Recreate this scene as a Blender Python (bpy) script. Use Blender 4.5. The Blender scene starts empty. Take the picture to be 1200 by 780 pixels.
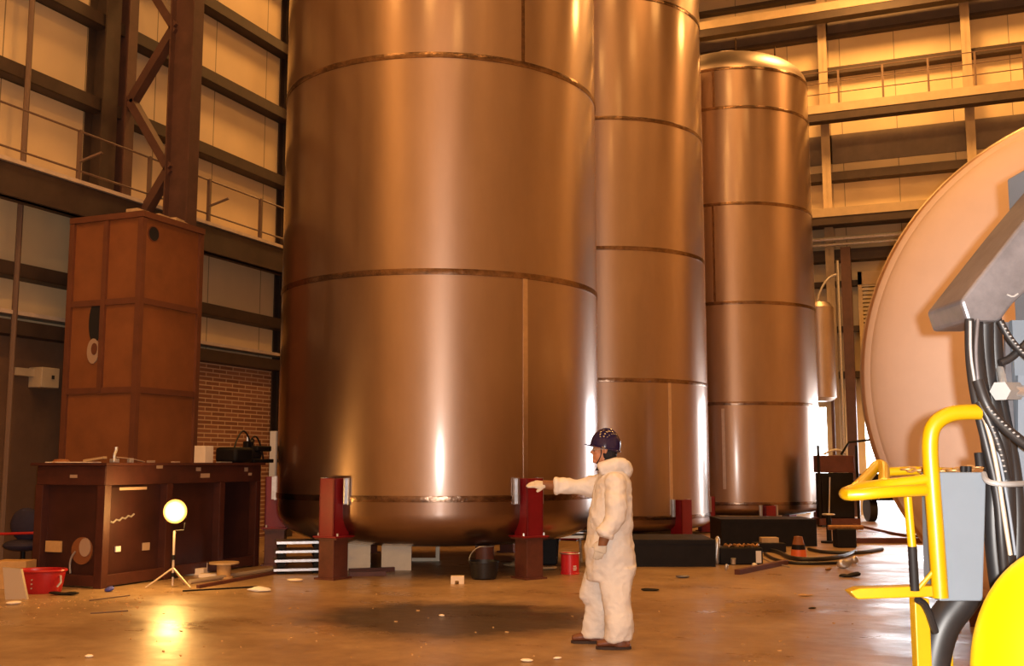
import bpy, bmesh, math, random
from mathutils import Vector, Matrix, noise
random.seed(7)
PI = math.pi
sc = bpy.context.scene
col = sc.collection
# ---------------------------------------------------------------- camera
F = 1250.0; HC = 1.55
P = math.atan(152 / F); YAW = math.radians(22.4)
FW = Vector((-math.sin(YAW) * math.cos(P), math.cos(YAW) * math.cos(P), math.sin(P)))
RT = Vector((math.cos(YAW), math.sin(YAW), 0)); UP = RT.cross(FW)
HD = Vector((-math.sin(YAW), math.cos(YAW), 0))          # horizontal view heading
CAM = Vector((0, 0, HC))
cd = bpy.data.cameras.new('camera'); cam = bpy.data.objects.new('camera', cd); col.objects.link(cam)
cd.sensor_fit = 'HORIZONTAL'; cd.sensor_width = 36; cd.lens = 36 * F / 1200
cd.clip_start = 0.05; cd.clip_end = 400
cam.location = CAM
cam.rotation_euler = Matrix((RT, UP, -FW)).transposed().to_euler()
sc.camera = cam
sc.view_settings.view_transform = 'Standard'; sc.view_settings.look = 'None'
sc.view_settings.gamma = 1; sc.view_settings.use_curve_mapping = False
sc.view_settings.exposure = 0.0
sc.cycles.use_denoising = True
sc.cycles.max_bounces = 7; sc.cycles.diffuse_bounces = 3; sc.cycles.glossy_bounces = 4
sc.cycles.sample_clamp_indirect = 6
# ---------------------------------------------------------------- world: overcast daylight outside the doors
w = bpy.data.worlds.new('daylight'); sc.world = w; w.use_nodes = True
bg = w.node_tree.nodes['Background']; bg.inputs[0].default_value = (0.92, 0.95, 1.0, 1); bg.inputs[1].default_value = 12.0
# ---------------------------------------------------------------- lamps
def lamp(name, kind, loc, energy, color, size=0.5, rot=(0, 0, 0)):
    d = bpy.data.lights.new(name, kind); d.energy = energy; d.color = color
    if kind == 'AREA':
        d.shape = 'DISK'; d.size = size
    else:
        d.shadow_soft_size = size
    o = bpy.data.objects.new(name, d); o.location = loc; o.rotation_euler = rot; col.objects.link(o); return o
SOD = (1.0, 0.46, 0.12)
for ly, e in ((-4, 1.5), (4, 1.1), (12, 0.9), (20, 1.2), (29.5, 2.3)):
    for lx in (-9.5, -1.5, 6.5):
        lamp('high_bay_light', 'AREA', (lx, ly, 16.6), 440 * e * (.5 if lx > 0 and ly < 25 else 1), SOD, 2.4)
flash = lamp('camera_flash', 'POINT', CAM + RT * 0.07 + UP * 0.03 - FW * 0.02, 1600, (1, 0.94, 0.88), 0.02)

# ---------------------------------------------------------------- placing helpers (real distances, horizontal depth h in metres)
def ray(px, py): return FW * F + RT * (px - 600) - UP * (py - 390)
def at(px, py, z=0.0):
    d = ray(px, py); return CAM + d * ((z - HC) / d.z)
def ath(px, py, h):
    d = ray(px, py); return CAM + d * (h / d.dot(HD))
def LH(l, h, z=0.0): return RT * l + HD * h + Vector((0, 0, z))
# ---------------------------------------------------------------- materials
def nodes(name):
    m = bpy.data.materials.new(name); m.use_nodes = True
    nt = m.node_tree; return m, nt, nt.nodes['Principled BSDF']
def mat(name, c, rough=0.6, metal=0.0, var=0.0, scale=3.0, bump=0.0, bscale=30.0, dirt=None, **kw):
    m, nt, b = nodes(name); N, L = nt.nodes, nt.links
    b.inputs['Roughness'].default_value = rough; b.inputs['Metallic'].default_value = metal
    b.inputs['Base Color'].default_value = (*c, 1)
    tc = N.new('ShaderNodeTexCoord')
    if var or dirt:
        n = N.new('ShaderNodeTexNoise'); n.inputs['Scale'].default_value = scale; n.inputs['Detail'].default_value = 7
        n.inputs['Roughness'].default_value = 0.65
        L.new(tc.outputs['Object'], n.inputs['Vector'])
        r = N.new('ShaderNodeValToRGB'); r.color_ramp.elements[0].position = 0.32; r.color_ramp.elements[1].position = 0.68
        d = dirt or [x * (1 - var) for x in c]
        r.color_ramp.elements[0].color = (*d, 1); r.color_ramp.elements[1].color = (*[min(1, x * (1 + var * 0.4)) for x in c], 1)
        L.new(n.outputs['Fac'], r.inputs['Fac']); L.new(r.outputs['Color'], b.inputs['Base Color'])
    if bump:
        n2 = N.new('ShaderNodeTexNoise'); n2.inputs['Scale'].default_value = bscale; n2.inputs['Detail'].default_value = 5
        L.new(tc.outputs['Object'], n2.inputs['Vector'])
        bp = N.new('ShaderNodeBump'); bp.inputs['Strength'].default_value = bump; bp.inputs['Distance'].default_value = 0.02
        L.new(n2.outputs['Fac'], bp.inputs['Height']); L.new(bp.outputs['Normal'], b.inputs['Normal'])
    for k, v in kw.items(): b.inputs[k].default_value = v
    return m
def emis(name, c, s):
    m, nt, b = nodes(name); b.inputs['Base Color'].default_value = (*c, 1)
    b.inputs['Emission Color'].default_value = (*c, 1); b.inputs['Emission Strength'].default_value = s; return m
def steel_brushed(name, c, rough, aniso=0.85, rot=0.0):
    m, nt, b = nodes(name); N, L = nt.nodes, nt.links
    b.inputs['Metallic'].default_value = 1.0; b.inputs['Coat Weight'].default_value = 1.0; b.inputs['Coat Roughness'].default_value = 0.15; b.inputs['Anisotropic'].default_value = aniso
    b.inputs['Anisotropic Rotation'].default_value = 0.25 + rot
    tg = N.new('ShaderNodeTangent'); tg.direction_type = 'RADIAL'; tg.axis = 'Z'; L.new(tg.outputs[0], b.inputs['Tangent'])
    tc = N.new('ShaderNodeTexCoord'); mp = N.new('ShaderNodeMapping'); mp.inputs['Scale'].default_value = (1.2, 1.2, 0.35)
    L.new(tc.outputs['Object'], mp.inputs['Vector'])
    n = N.new('ShaderNodeTexNoise'); n.inputs['Scale'].default_value = 2.2; n.inputs['Detail'].default_value = 8; n.inputs['Roughness'].default_value = 0.62
    L.new(mp.outputs[0], n.inputs['Vector'])
    r = N.new('ShaderNodeValToRGB'); r.color_ramp.elements[0].position = 0.3; r.color_ramp.elements[1].position = 0.7
    r.color_ramp.elements[0].color = (*[x * 0.86 for x in c], 1); r.color_ramp.elements[1].color = (*c, 1)
    L.new(n.outputs['Fac'], r.inputs['Fac']); L.new(r.outputs['Color'], b.inputs['Base Color'])
    mr = N.new('ShaderNodeMapRange'); mr.inputs['To Min'].default_value = rough * 0.88; mr.inputs['To Max'].default_value = rough * 1.12
    L.new(n.outputs['Fac'], mr.inputs['Value']); L.new(mr.outputs[0], b.inputs['Roughness'])
    n2 = N.new('ShaderNodeTexNoise'); n2.inputs['Scale'].default_value = 260; n2.inputs['Detail'].default_value = 2
    L.new(tc.outputs['Object'], n2.inputs['Vector'])
    bp = N.new('ShaderNodeBump'); bp.inputs['Strength'].default_value = 0.06; bp.inputs['Distance'].default_value = 0.002
    L.new(n2.outputs['Fac'], bp.inputs['Height']); L.new(bp.outputs['Normal'], b.inputs['Normal'])
    return m
M = {}
M['steel'] = steel_brushed('brushed_stainless', (0.385, 0.268, 0.205), 0.42, 0.68)
M['steel_head'] = mat('dished_head_steel', (0.50, 0.41, 0.35), 0.42, 1.0, var=0.10, scale=2.0)
M['weld'] = mat('weld_band', (0.26, 0.17, 0.12), 0.22, 1.0, var=0.5, scale=7, bump=0.35, bscale=10)
M['weld_light'] = mat('polished_weld_strip', (0.62, 0.5, 0.4), 0.3, 1.0, var=0.15, scale=6)
M['red'] = mat('dark_red_paint', (0.19, 0.003, 0.010), 0.45, var=0.15, scale=6)
M['primer'] = mat('brown_primer_steel', (0.12, 0.035, 0.022), 0.55, var=0.3, scale=5, bump=0.1)
M['plate'] = mat('bare_steel_plate', (0.5, 0.5, 0.52), 0.35, 0.9, var=0.2, scale=12)
M['girt'] = mat('girt_steel', (0.055, 0.033, 0.022), 0.6, var=0.3, scale=3)
M['column'] = mat('column_steel', (0.10, 0.045, 0.032), 0.55, var=0.3, scale=3)
M['beam_tan'] = mat('tan_painted_steel', (0.52, 0.40, 0.25), 0.6, var=0.15, scale=2)
M['deck'] = mat('galvanised_deck_edge', (0.62, 0.5, 0.38), 0.5, var=0.2, scale=4)
M['rail'] = mat('railing_steel', (0.16, 0.1, 0.07), 0.5)
M['cor'] = mat('corten_plate', (0.25, 0.085, 0.026), 0.6, var=0.22, scale=1.6, bump=0.08, bscale=9)
M['cor_d'] = mat('corten_trim', (0.15, 0.05, 0.022), 0.6, var=0.2, scale=3)
M['hole'] = mat('inside_dark', (0.012, 0.01, 0.01), 0.9)
M['frame'] = mat('rust_brown_frame', (0.072, 0.019, 0.012), 0.5, var=0.35, scale=3, bump=0.1)
M['frame_panel'] = mat('rust_red_panel', (0.05, 0.014, 0.010), 0.45, var=0.35, scale=2.2)
M['black'] = mat('black_rubber', (0.014, 0.013, 0.014), 0.45, var=0.3, scale=8)
M['blackmetal'] = mat('black_painted_steel', (0.011, 0.009, 0.009), 0.6, var=0.4, scale=4, **{'Specular IOR Level': 0.2})
M['yellow'] = mat('yellow_paint', (0.42, 0.235, 0.0), 0.35, var=0.12, scale=5)
M['yellow_bright'] = mat('bright_yellow_paint', (0.8, 0.62, 0.0), 0.4)
M['grey'] = mat('grey_box_paint', (0.13, 0.16, 0.195), 0.5, var=0.07, scale=4)
M['greymetal'] = mat('grey_machine_steel', (0.16, 0.15, 0.16), 0.4, 0.3, var=0.35, scale=9)
M['lightgrey'] = mat('light_grey_mast', (0.15, 0.18, 0.22), 0.5, var=0.1, scale=5)
M['nylon'] = mat('nylon_white', (0.28, 0.28, 0.28), 0.5)
M['chain'] = mat('rusty_chain', (0.33, 0.16, 0.05), 0.5, 0.4, var=0.4, scale=30)
M['white_board'] = mat('off_white_board', (0.92, 0.78, 0.6), 0.7, var=0.1, scale=3)
M['white'] = mat('white_plastic', (0.8, 0.78, 0.75), 0.55)
M['tag'] = mat('pale_label', (0.42, 0.29, 0.2), 0.6)
M['redplastic'] = mat('red_plastic', (0.42, 0.012, 0.015), 0.35, var=0.15, scale=9)
M['redcan'] = mat('red_can', (0.62, 0.02, 0.03), 0.35)
M['navy'] = mat('dark_navy_fabric', (0.02, 0.014, 0.035), 0.8, var=0.3, scale=8)
M['wood'] = mat('raw_timber', (0.55, 0.38, 0.2), 0.7, var=0.3, scale=6)
M['card'] = mat('cardboard', (0.6, 0.36, 0.14), 0.8, var=0.2, scale=5)
M['silver'] = mat('zinc_fitting', (0.7, 0.68, 0.65), 0.35, 0.7, var=0.2, scale=20)
M['orange'] = mat('orange_plastic', (0.7, 0.14, 0.03), 0.5)
M['blue'] = mat('blue_plastic', (0.08, 0.1, 0.45), 0.5)
M['stand'] = mat('galvanised_tube', (0.62, 0.52, 0.4), 0.4, 0.5)
M['suit'] = mat('white_coverall_fabric', (0.74, 0.69, 0.63), 0.75, var=0.05, scale=10, bump=0.25, bscale=28)
M['skin'] = mat('skin', (0.52, 0.22, 0.11), 0.55, var=0.08, scale=12)
M['glove'] = mat('work_glove', (0.62, 0.56, 0.46), 0.85, var=0.12, scale=20)
M['cuff'] = mat('brown_leather_cuff', (0.22, 0.085, 0.03), 0.7, var=0.2, scale=12)
M['boot'] = mat('brown_boot_leather', (0.16, 0.05, 0.02), 0.5, var=0.25, scale=14)
M['sole'] = mat('boot_sole', (0.04, 0.02, 0.012), 0.8)
M['helmet'] = mat('navy_helmet', (0.018, 0.012, 0.05), 0.12)
M['hair'] = mat('black_hair', (0.01, 0.008, 0.012), 0.7, bump=0.5, bscale=90)
M['collar'] = mat('dark_collar', (0.015, 0.013, 0.02), 0.8)
M['glass'] = mat('safety_lens', (0.8, 0.85, 0.9), 0.05, **{'Transmission Weight': 0.9})
M['lampglass'] = emis('lit_lamp', (1.0, 0.62, 0.2), 70)
M['lamphousing'] = mat('lamp_housing', (0.3, 0.2, 0.08), 0.5)
M['ground'] = mat('outdoor_concrete', (0.55, 0.55, 0.56), 0.8, var=0.1, scale=1)

def lens_mat(c, r_in, r_out):
    m, nt, b = nodes('halogen_lens'); N, L = nt.nodes, nt.links
    g = N.new('ShaderNodeNewGeometry'); v = N.new('ShaderNodeVectorMath'); v.operation = 'DISTANCE'; v.inputs[1].default_value = c
    L.new(g.outputs['Position'], v.inputs[0])
    r = N.new('ShaderNodeMapRange'); r.inputs['From Min'].default_value = r_in; r.inputs['From Max'].default_value = r_out
    r.interpolation_type = 'SMOOTHSTEP'; r.inputs['To Min'].default_value = 1; r.inputs['To Max'].default_value = 0; L.new(v.outputs['Value'], r.inputs['Value'])
    p = N.new('ShaderNodeMath'); p.operation = 'POWER'; p.inputs[1].default_value = 3; L.new(r.outputs[0], p.inputs[0])
    q = N.new('ShaderNodeMath'); q.operation = 'MULTIPLY_ADD'; q.inputs[1].default_value = 60; q.inputs[2].default_value = .7; L.new(p.outputs[0], q.inputs[0])  # glow fades to an orange rim, standing in for the lamp's halo
    b.inputs['Emission Color'].default_value = (1, .55, .11, 1); L.new(q.outputs[0], b.inputs['Emission Strength'])
    b.inputs['Base Color'].default_value = (.6, .4, .15, 1); return m
def panel_wall(name, c, axis, joint=1.85, jcol=0.35, rib=0.0):
    """sheet wall cladding with thin vertical joints; axis = coordinate that runs along the wall"""
    m, nt, b = nodes(name); N, L = nt.nodes, nt.links
    geo = N.new('ShaderNodeNewGeometry'); sp = N.new('ShaderNodeSeparateXYZ'); L.new(geo.outputs['Position'], sp.inputs[0])
    def math_(op, a, bb=None):
        n = N.new('ShaderNodeMath'); n.operation = op
        L.new(a, n.inputs[0])
        if bb is not None: n.inputs[1].default_value = bb
        return n.outputs[0]
    s = sp.outputs[axis]
    k = math_('LESS_THAN', math_('FRACT', math_('DIVIDE', math_('ADD', s, 100.0), joint)), 0.014)
    no = N.new('ShaderNodeTexNoise'); no.inputs['Scale'].default_value = 0.7; no.inputs['Detail'].default_value = 6
    L.new(geo.outputs['Position'], no.inputs['Vector'])
    r = N.new('ShaderNodeValToRGB'); r.color_ramp.elements[0].position = 0.3; r.color_ramp.elements[1].position = 0.7
    r.color_ramp.elements[0].color = (*[x * 0.82 for x in c], 1); r.color_ramp.elements[1].color = (*c, 1)
    L.new(no.outputs['Fac'], r.inputs['Fac'])
    mx = N.new('ShaderNodeMix'); mx.data_type = 'RGBA'; L.new(k, mx.inputs[0]); L.new(r.outputs[0], mx.inputs[6])
    mx.inputs[7].default_value = (*[x * jcol for x in c], 1); L.new(mx.outputs[2], b.inputs['Base Color'])
    b.inputs['Roughness'].default_value = 0.6
    return m
M['clad_left'] = panel_wall('cladding_left', (0.78, 0.60, 0.35), 1, 1.72)
M['clad_far'] = panel_wall('cladding_far', (0.88, 0.70, 0.42), 0, 1.62)
def brick(name):
    m, nt, b = nodes(name); N, L = nt.nodes, nt.links
    geo = N.new('ShaderNodeNewGeometry'); sp = N.new('ShaderNodeSeparateXYZ'); L.new(geo.outputs['Position'], sp.inputs[0])
    cb = N.new('ShaderNodeCombineXYZ'); L.new(sp.outputs[1], cb.inputs[0]); L.new(sp.outputs[2], cb.inputs[1])
    br = N.new('ShaderNodeTexBrick'); L.new(cb.outputs[0], br.inputs['Vector'])
    br.inputs['Color1'].default_value = (0.34, 0.15, 0.075, 1); br.inputs['Color2'].default_value = (0.24, 0.10, 0.05, 1)
    br.inputs['Mortar'].default_value = (0.62, 0.42, 0.25, 1); br.inputs['Scale'].default_value = 1
    br.inputs['Mortar Size'].default_value = 0.012; br.inputs['Brick Width'].default_value = 0.42; br.inputs['Row Height'].default_value = 0.085
    L.new(br.outputs['Color'], b.inputs['Base Color'])
    bp = N.new('ShaderNodeBump'); bp.inputs['Strength'].default_value = 0.5; bp.inputs['Distance'].default_value = 0.01; bp.invert = True
    L.new(br.outputs['Fac'], bp.inputs['Height']); L.new(bp.outputs['Normal'], b.inputs['Normal'])
    b.inputs['Roughness'].default_value = 0.6
    return m
M['brick'] = brick('brick_wall')
def louvre(name, c):
    m, nt, b = nodes(name); N, L = nt.nodes, nt.links
    b.inputs['Base Color'].default_value = (*c, 1); b.inputs['Roughness'].default_value = 0.4; b.inputs['Metallic'].default_value = 0.4
    return m
M['shutter'] = louvre('shutter_slat', (0.45, 0.38, 0.27))
FLOOR_SHADOW = tuple(at(538, 724))
def floor_mat():
    m, nt, b = nodes('concrete_floor'); N, L = nt.nodes, nt.links
    tc = N.new('ShaderNodeTexCoord')
    def nz(scale, detail=6, rough=0.6, sc_=None):
        n = N.new('ShaderNodeTexNoise'); n.inputs['Scale'].default_value = scale; n.inputs['Detail'].default_value = detail; n.inputs['Roughness'].default_value = rough
        if sc_:
            mp = N.new('ShaderNodeMapping'); mp.inputs['Scale'].default_value = sc_; mp.inputs['Rotation'].default_value = (0, 0, YAW)
            L.new(tc.outputs['Object'], mp.inputs[0]); L.new(mp.outputs[0], n.inputs['Vector'])
        else: L.new(tc.outputs['Object'], n.inputs['Vector'])
        return n.outputs['Fac']
    a = nz(0.45, 8, 0.65)
    r = N.new('ShaderNodeValToRGB'); e = r.color_ramp.elements
    e[0].position = 0.36; e[0].color = (0.25, 0.155, 0.085, 1); e[1].position = 0.62; e[1].color = (0.42, 0.29, 0.17, 1)
    L.new(a, r.inputs['Fac'])
    d = nz(6, 6, 0.7); r2 = N.new('ShaderNodeValToRGB'); r2.color_ramp.elements[0].position = 0.25; r2.color_ramp.elements[1].position = 0.6
    r2.color_ramp.elements[0].color = (0.72, 0.68, 0.64, 1); r2.color_ramp.elements[1].color = (1, 1, 1, 1); L.new(d, r2.inputs['Fac'])
    mx = N.new('ShaderNodeMix'); mx.data_type = 'RGBA'; mx.blend_type = 'MULTIPLY'; mx.inputs[0].default_value = 1
    L.new(r.outputs[0], mx.inputs[6]); L.new(r2.outputs[0], mx.inputs[7])
    # soft shadow oval in front of the tank, painted into the floor colour
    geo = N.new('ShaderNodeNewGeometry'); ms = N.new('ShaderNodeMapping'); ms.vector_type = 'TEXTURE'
    ms.inputs['Location'].default_value = FLOOR_SHADOW; ms.inputs['Rotation'].default_value = (0, 0, YAW); ms.inputs['Scale'].default_value = (1.75, 1.5, 1)
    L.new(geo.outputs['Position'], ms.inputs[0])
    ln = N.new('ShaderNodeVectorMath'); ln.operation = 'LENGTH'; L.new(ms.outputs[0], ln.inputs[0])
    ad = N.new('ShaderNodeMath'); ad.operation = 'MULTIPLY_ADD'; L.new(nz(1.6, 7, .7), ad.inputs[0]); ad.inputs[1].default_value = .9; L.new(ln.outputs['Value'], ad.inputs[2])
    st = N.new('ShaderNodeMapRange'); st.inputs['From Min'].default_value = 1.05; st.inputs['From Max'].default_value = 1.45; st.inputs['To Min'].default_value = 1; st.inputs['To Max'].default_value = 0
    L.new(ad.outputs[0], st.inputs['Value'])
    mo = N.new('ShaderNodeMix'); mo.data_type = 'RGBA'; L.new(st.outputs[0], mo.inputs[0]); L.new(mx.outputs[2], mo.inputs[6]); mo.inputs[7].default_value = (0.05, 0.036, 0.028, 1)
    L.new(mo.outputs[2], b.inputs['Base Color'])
    g = nz(0.8, 7, 0.65, (1, 2.2, 1)); mr = N.new('ShaderNodeMapRange'); mr.inputs['From Min'].default_value = 0.3; mr.inputs['From Max'].default_value = 0.7
    mr.inputs['To Min'].default_value = 0.22; mr.inputs['To Max'].default_value = 0.5; L.new(g, mr.inputs['Value']); L.new(mr.outputs[0], b.inputs['Roughness'])
    bp = N.new('ShaderNodeBump'); bp.inputs['Strength'].default_value = 0.25; bp.inputs['Distance'].default_value = 0.02
    L.new(nz(5, 5), bp.inputs['Height']); L.new(bp.outputs['Normal'], b.inputs['Normal'])
    return m
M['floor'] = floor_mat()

# ---------------------------------------------------------------- mesh helpers
WL = {}   # world location of every built object
class MB:
    def __init__(s): s.bm = bmesh.new()
    def _q(s, vs, faces):
        v = [s.bm.verts.new(p) for p in vs]
        for f in faces:
            try: s.bm.faces.new([v[i] for i in f])
            except ValueError: pass
        return v
    def box(s, c, size, ax=None):
        c = Vector(c); a = ax or (Vector((1, 0, 0)), Vector((0, 1, 0)), Vector((0, 0, 1)))
        h = [x / 2 for x in size]
        vs = [c + a[0] * h[0] * i + a[1] * h[1] * j + a[2] * h[2] * k for i in (-1, 1) for j in (-1, 1) for k in (-1, 1)]
        s._q(vs, [(0, 1, 3, 2), (4, 6, 7, 5), (0, 4, 5, 1), (2, 3, 7, 6), (0, 2, 6, 4), (1, 5, 7, 3)]); return s
    def b2(s, lo, hi):
        lo, hi = Vector(lo), Vector(hi); return s.box((lo + hi) / 2, hi - lo)
    def bar(s, p0, p1, w, d, up=Vector((0, 0, 1))):
        p0, p1 = Vector(p0), Vector(p1); z = (p1 - p0); L = z.length; z.normalize()
        x = up.cross(z)
        if x.length < 1e-4: x = Vector((1, 0, 0)).cross(z)
        x.normalize(); y = z.cross(x)
        return s.box((p0 + p1) / 2, (w, d, L), (x, y, z))
    def prism(s, pts, off):
        n = len(pts); off = Vector(off); vs = [Vector(p) for p in pts] + [Vector(p) + off for p in pts]
        s._q(vs, [tuple(range(n))[::-1], tuple(range(n, 2 * n))] + [(i, (i + 1) % n, n + (i + 1) % n, n + i) for i in range(n)]); return s
    def tube(s, pts, r, seg=10, closed=False, smooth=0, cap=True):
        pts = [Vector(p) for p in pts]
        rs = r if isinstance(r, (list, tuple)) else [r] * len(pts)
        rs = list(rs)
        for _ in range(smooth):
            q, qr = [], []
            n = len(pts); rng = range(n) if closed else range(n - 1)
            if not closed: q.append(pts[0]); qr.append(rs[0])
            for i in rng:
                a, b = pts[i], pts[(i + 1) % n]; ra, rb = rs[i], rs[(i + 1) % n]
                q += [a * .75 + b * .25, a * .25 + b * .75]; qr += [ra * .75 + rb * .25, ra * .25 + rb * .75]
            if not closed: q.append(pts[-1]); qr.append(rs[-1])
            pts, rs = q, qr
        n = len(pts); rings = []; prev = None
        for i in range(n):
            if closed: t = pts[(i + 1) % n] - pts[i - 1]
            else: t = pts[min(i + 1, n - 1)] - pts[max(i - 1, 0)]
            t.normalize()
            if prev is None:
                x = t.cross(Vector((0, 0, 1)))
                if x.length < 1e-3: x = t.cross(Vector((1, 0, 0)))
            else:
                x = prev - t * prev.dot(t)
            x.normalize(); prev = x; y = t.cross(x)
            rings.append([s.bm.verts.new(pts[i] + (x * math.cos(2 * PI * k / seg) + y * math.sin(2 * PI * k / seg)) * rs[i]) for k in range(seg)])
        m = n if closed else n - 1
        for i in range(m):
            a, b = rings[i], rings[(i + 1) % n]
            for k in range(seg): s.bm.faces.new((a[k], a[(k + 1) % seg], b[(k + 1) % seg], b[k]))
        if cap and not closed: s.bm.faces.new(rings[0][::-1]); s.bm.faces.new(rings[-1])
        return s
    def cyl(s, p0, p1, r0, r1=None, seg=20):
        return s.tube([p0, p1], [r0, r0 if r1 is None else r1], seg)
    def lathe(s, prof, c=(0, 0, 0), seg=48, axis='Z', cap=False):
        """prof: list of (radius, height)"""
        c = Vector(c); rings = []
        def pt(r, h, t):
            if axis == 'Z': return c + Vector((r * math.cos(t), r * math.sin(t), h))
            return c + Vector((r * math.cos(t), h, r * math.sin(t)))
        for r, h in prof:
            if r < 1e-5: rings.append([s.bm.verts.new(pt(0, h, 0))])
            else: rings.append([s.bm.verts.new(pt(r, h, 2 * PI * k / seg)) for k in range(seg)])
        for a, b in zip(rings, rings[1:]):
            for k in range(seg):
                k2 = (k + 1) % seg
                if len(a) == 1 and len(b) == 1: continue
                if len(a) == 1: s.bm.faces.new((a[0], b[k2], b[k]))
                elif len(b) == 1: s.bm.faces.new((a[k], a[k2], b[0]))
                else: s.bm.faces.new((a[k], a[k2], b[k2], b[k]))
        if cap:
            for rr in (rings[0], rings[-1]):
                if len(rr) > 1: s.bm.faces.new(rr)
        return s
    def ell(s, c, r, ax=None, u=20, v=12):
        c = Vector(c); a = ax or (Vector((1, 0, 0)), Vector((0, 1, 0)), Vector((0, 0, 1)))
        rings = []
        for i in range(v + 1):
            th = PI * i / v
            if i in (0, v): rings.append([s.bm.verts.new(c + a[2] * r[2] * math.cos(th))])
            else: rings.append([s.bm.verts.new(c + a[0] * r[0] * math.sin(th) * math.cos(2 * PI * k / u) + a[1] * r[1] * math.sin(th) * math.sin(2 * PI * k / u) + a[2] * r[2] * math.cos(th)) for k in range(u)])
        for p, q in zip(rings, rings[1:]):
            for k in range(u):
                k2 = (k + 1) % u
                if len(p) == 1: s.bm.faces.new((p[0], q[k], q[k2]))
                elif len(q) == 1: s.bm.faces.new((p[k], q[0], p[k2]))
                else: s.bm.faces.new((p[k], q[k], q[k2], p[k2]))
        return s
    def loft(s, secs, seg=20):
        """secs: list of (centre, axis_a * ra, axis_b * rb)"""
        rings = []
        for c, A, B in secs:
            rings.append([s.bm.verts.new(Vector(c) + Vector(A) * math.cos(2 * PI * k / seg) + Vector(B) * math.sin(2 * PI * k / seg)) for k in range(seg)])
        for a, b in zip(rings, rings[1:]):
            for k in range(seg): s.bm.faces.new((a[k], a[(k + 1) % seg], b[(k + 1) % seg], b[k]))
        s.bm.faces.new(rings[0][::-1]); s.bm.faces.new(rings[-1]); return s
    def build(s, name, m, parent=None, smooth=True, bevel=0.0, sharp=35):
        bmesh.ops.recalc_face_normals(s.bm, faces=s.bm.faces[:])
        me = bpy.data.meshes.new(name); s.bm.to_mesh(me); s.bm.free()
        return link(name, me, m, parent, smooth, bevel, sharp)
def link(name, me, m, parent=None, smooth=True, bevel=0.0, sharp=35):
    xs = [v.co for v in me.vertices]
    c = Vector(((min(v.x for v in xs) + max(v.x for v in xs)) / 2, (min(v.y for v in xs) + max(v.y for v in xs)) / 2, min(v.z for v in xs)))
    for v in me.vertices: v.co -= c
    o = bpy.data.objects.new(name, me); col.objects.link(o); me.materials.clear(); me.materials.append(M[m])
    if parent is not None: o.parent = parent; o.location = c - WL[parent.name]
    else: o.location = c
    WL[o.name] = c
    if smooth:
        for p in me.polygons: p.use_smooth = True
        me.set_sharp_from_angle(angle=math.radians(sharp))
    if bevel:
        b = o.modifiers.new('bevel', 'BEVEL'); b.width = bevel; b.segments = 2; b.limit_method = 'ANGLE'; b.angle_limit = math.radians(40)
    return o
def tag(o, label=None, cat=None, group=None, kind=None):
    if label: o['label'] = label
    if cat: o['category'] = cat
    if group: o['group'] = group
    if kind: o['kind'] = kind
    return o
def empty(name, loc, label, cat, group=None):
    o = bpy.data.objects.new(name, None); col.objects.link(o); o.location = loc; WL[o.name] = Vector(loc); return tag(o, label, cat, group)
def struct(o): o['kind'] = 'structure'; return o
def copy_thing(o, loc, rz=None, label=None, group=None):
    c = o.copy(); col.objects.link(c); c.location = loc
    if rz is not None: c.rotation_euler = (0, 0, rz)
    if label: c['label'] = label
    if group: c['group'] = group
    for ch in o.children:
        d = ch.copy(); col.objects.link(d); d.parent = c
        for g in ch.children:
            e = g.copy(); col.objects.link(e); e.parent = d
    return c
def remeshed(mb, voxel, smooth=4, fac=0.5):
    bmesh.ops.recalc_face_normals(mb.bm, faces=mb.bm.faces[:])
    me = bpy.data.meshes.new('tmp'); mb.bm.to_mesh(me); mb.bm.free()
    o = bpy.data.objects.new('tmp', me); col.objects.link(o)
    r = o.modifiers.new('r', 'REMESH'); r.mode = 'VOXEL'; r.voxel_size = voxel
    if smooth:
        q = o.modifiers.new('s', 'SMOOTH'); q.iterations = smooth; q.factor = fac
    dg = bpy.context.evaluated_depsgraph_get(); dg.update()
    out = bpy.data.meshes.new_from_object(o.evaluated_get(dg))
    bpy.data.objects.remove(o); return out

# ================================================================ THE HALL
X0, X1, Y0, Y1, ZR = -13.5, 13.0, -9.0, 34.0, 17.6
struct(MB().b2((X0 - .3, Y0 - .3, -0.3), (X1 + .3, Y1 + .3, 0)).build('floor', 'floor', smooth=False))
struct(MB().b2((-60, Y1 + .3, -0.32), (60, 120, -0.02)).build('ground', 'ground', smooth=False))
struct(MB().b2((X0 - .3, Y0 - .3, ZR), (X1 + .3, Y1 + .3, ZR + .3)).build('ceiling', 'girt', smooth=False))
ZB = 3.5   # top of the brick
struct(MB().b2((X0 - .3, 13.9, 0), (X0, Y1 + .3, ZB)).build('wall_left', 'brick', smooth=False))
M['render_wall'] = mat('dark_rendered_wall', (0.16, 0.085, 0.045), 0.8, var=0.35, scale=.8)
struct(MB().b2((X0 - .3, Y0 - .3, 0), (X0, 13.9, ZB)).build('wall_left_lower', 'render_wall', smooth=False))
struct(MB().b2((X0 - .3, Y0 - .3, ZB), (X0, Y1 + .3, ZR)).build('wall_left_cladding', 'clad_left', smooth=False))
struct(MB().b2((X1, Y0 - .3, 0), (X1 + .3, Y1 + .3, ZR)).build('wall_right', 'clad_left', smooth=False))
struct(MB().b2((X0, Y0 - .3, 0), (X1, Y0, ZR)).build('wall_back', 'clad_far', smooth=False))
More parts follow.
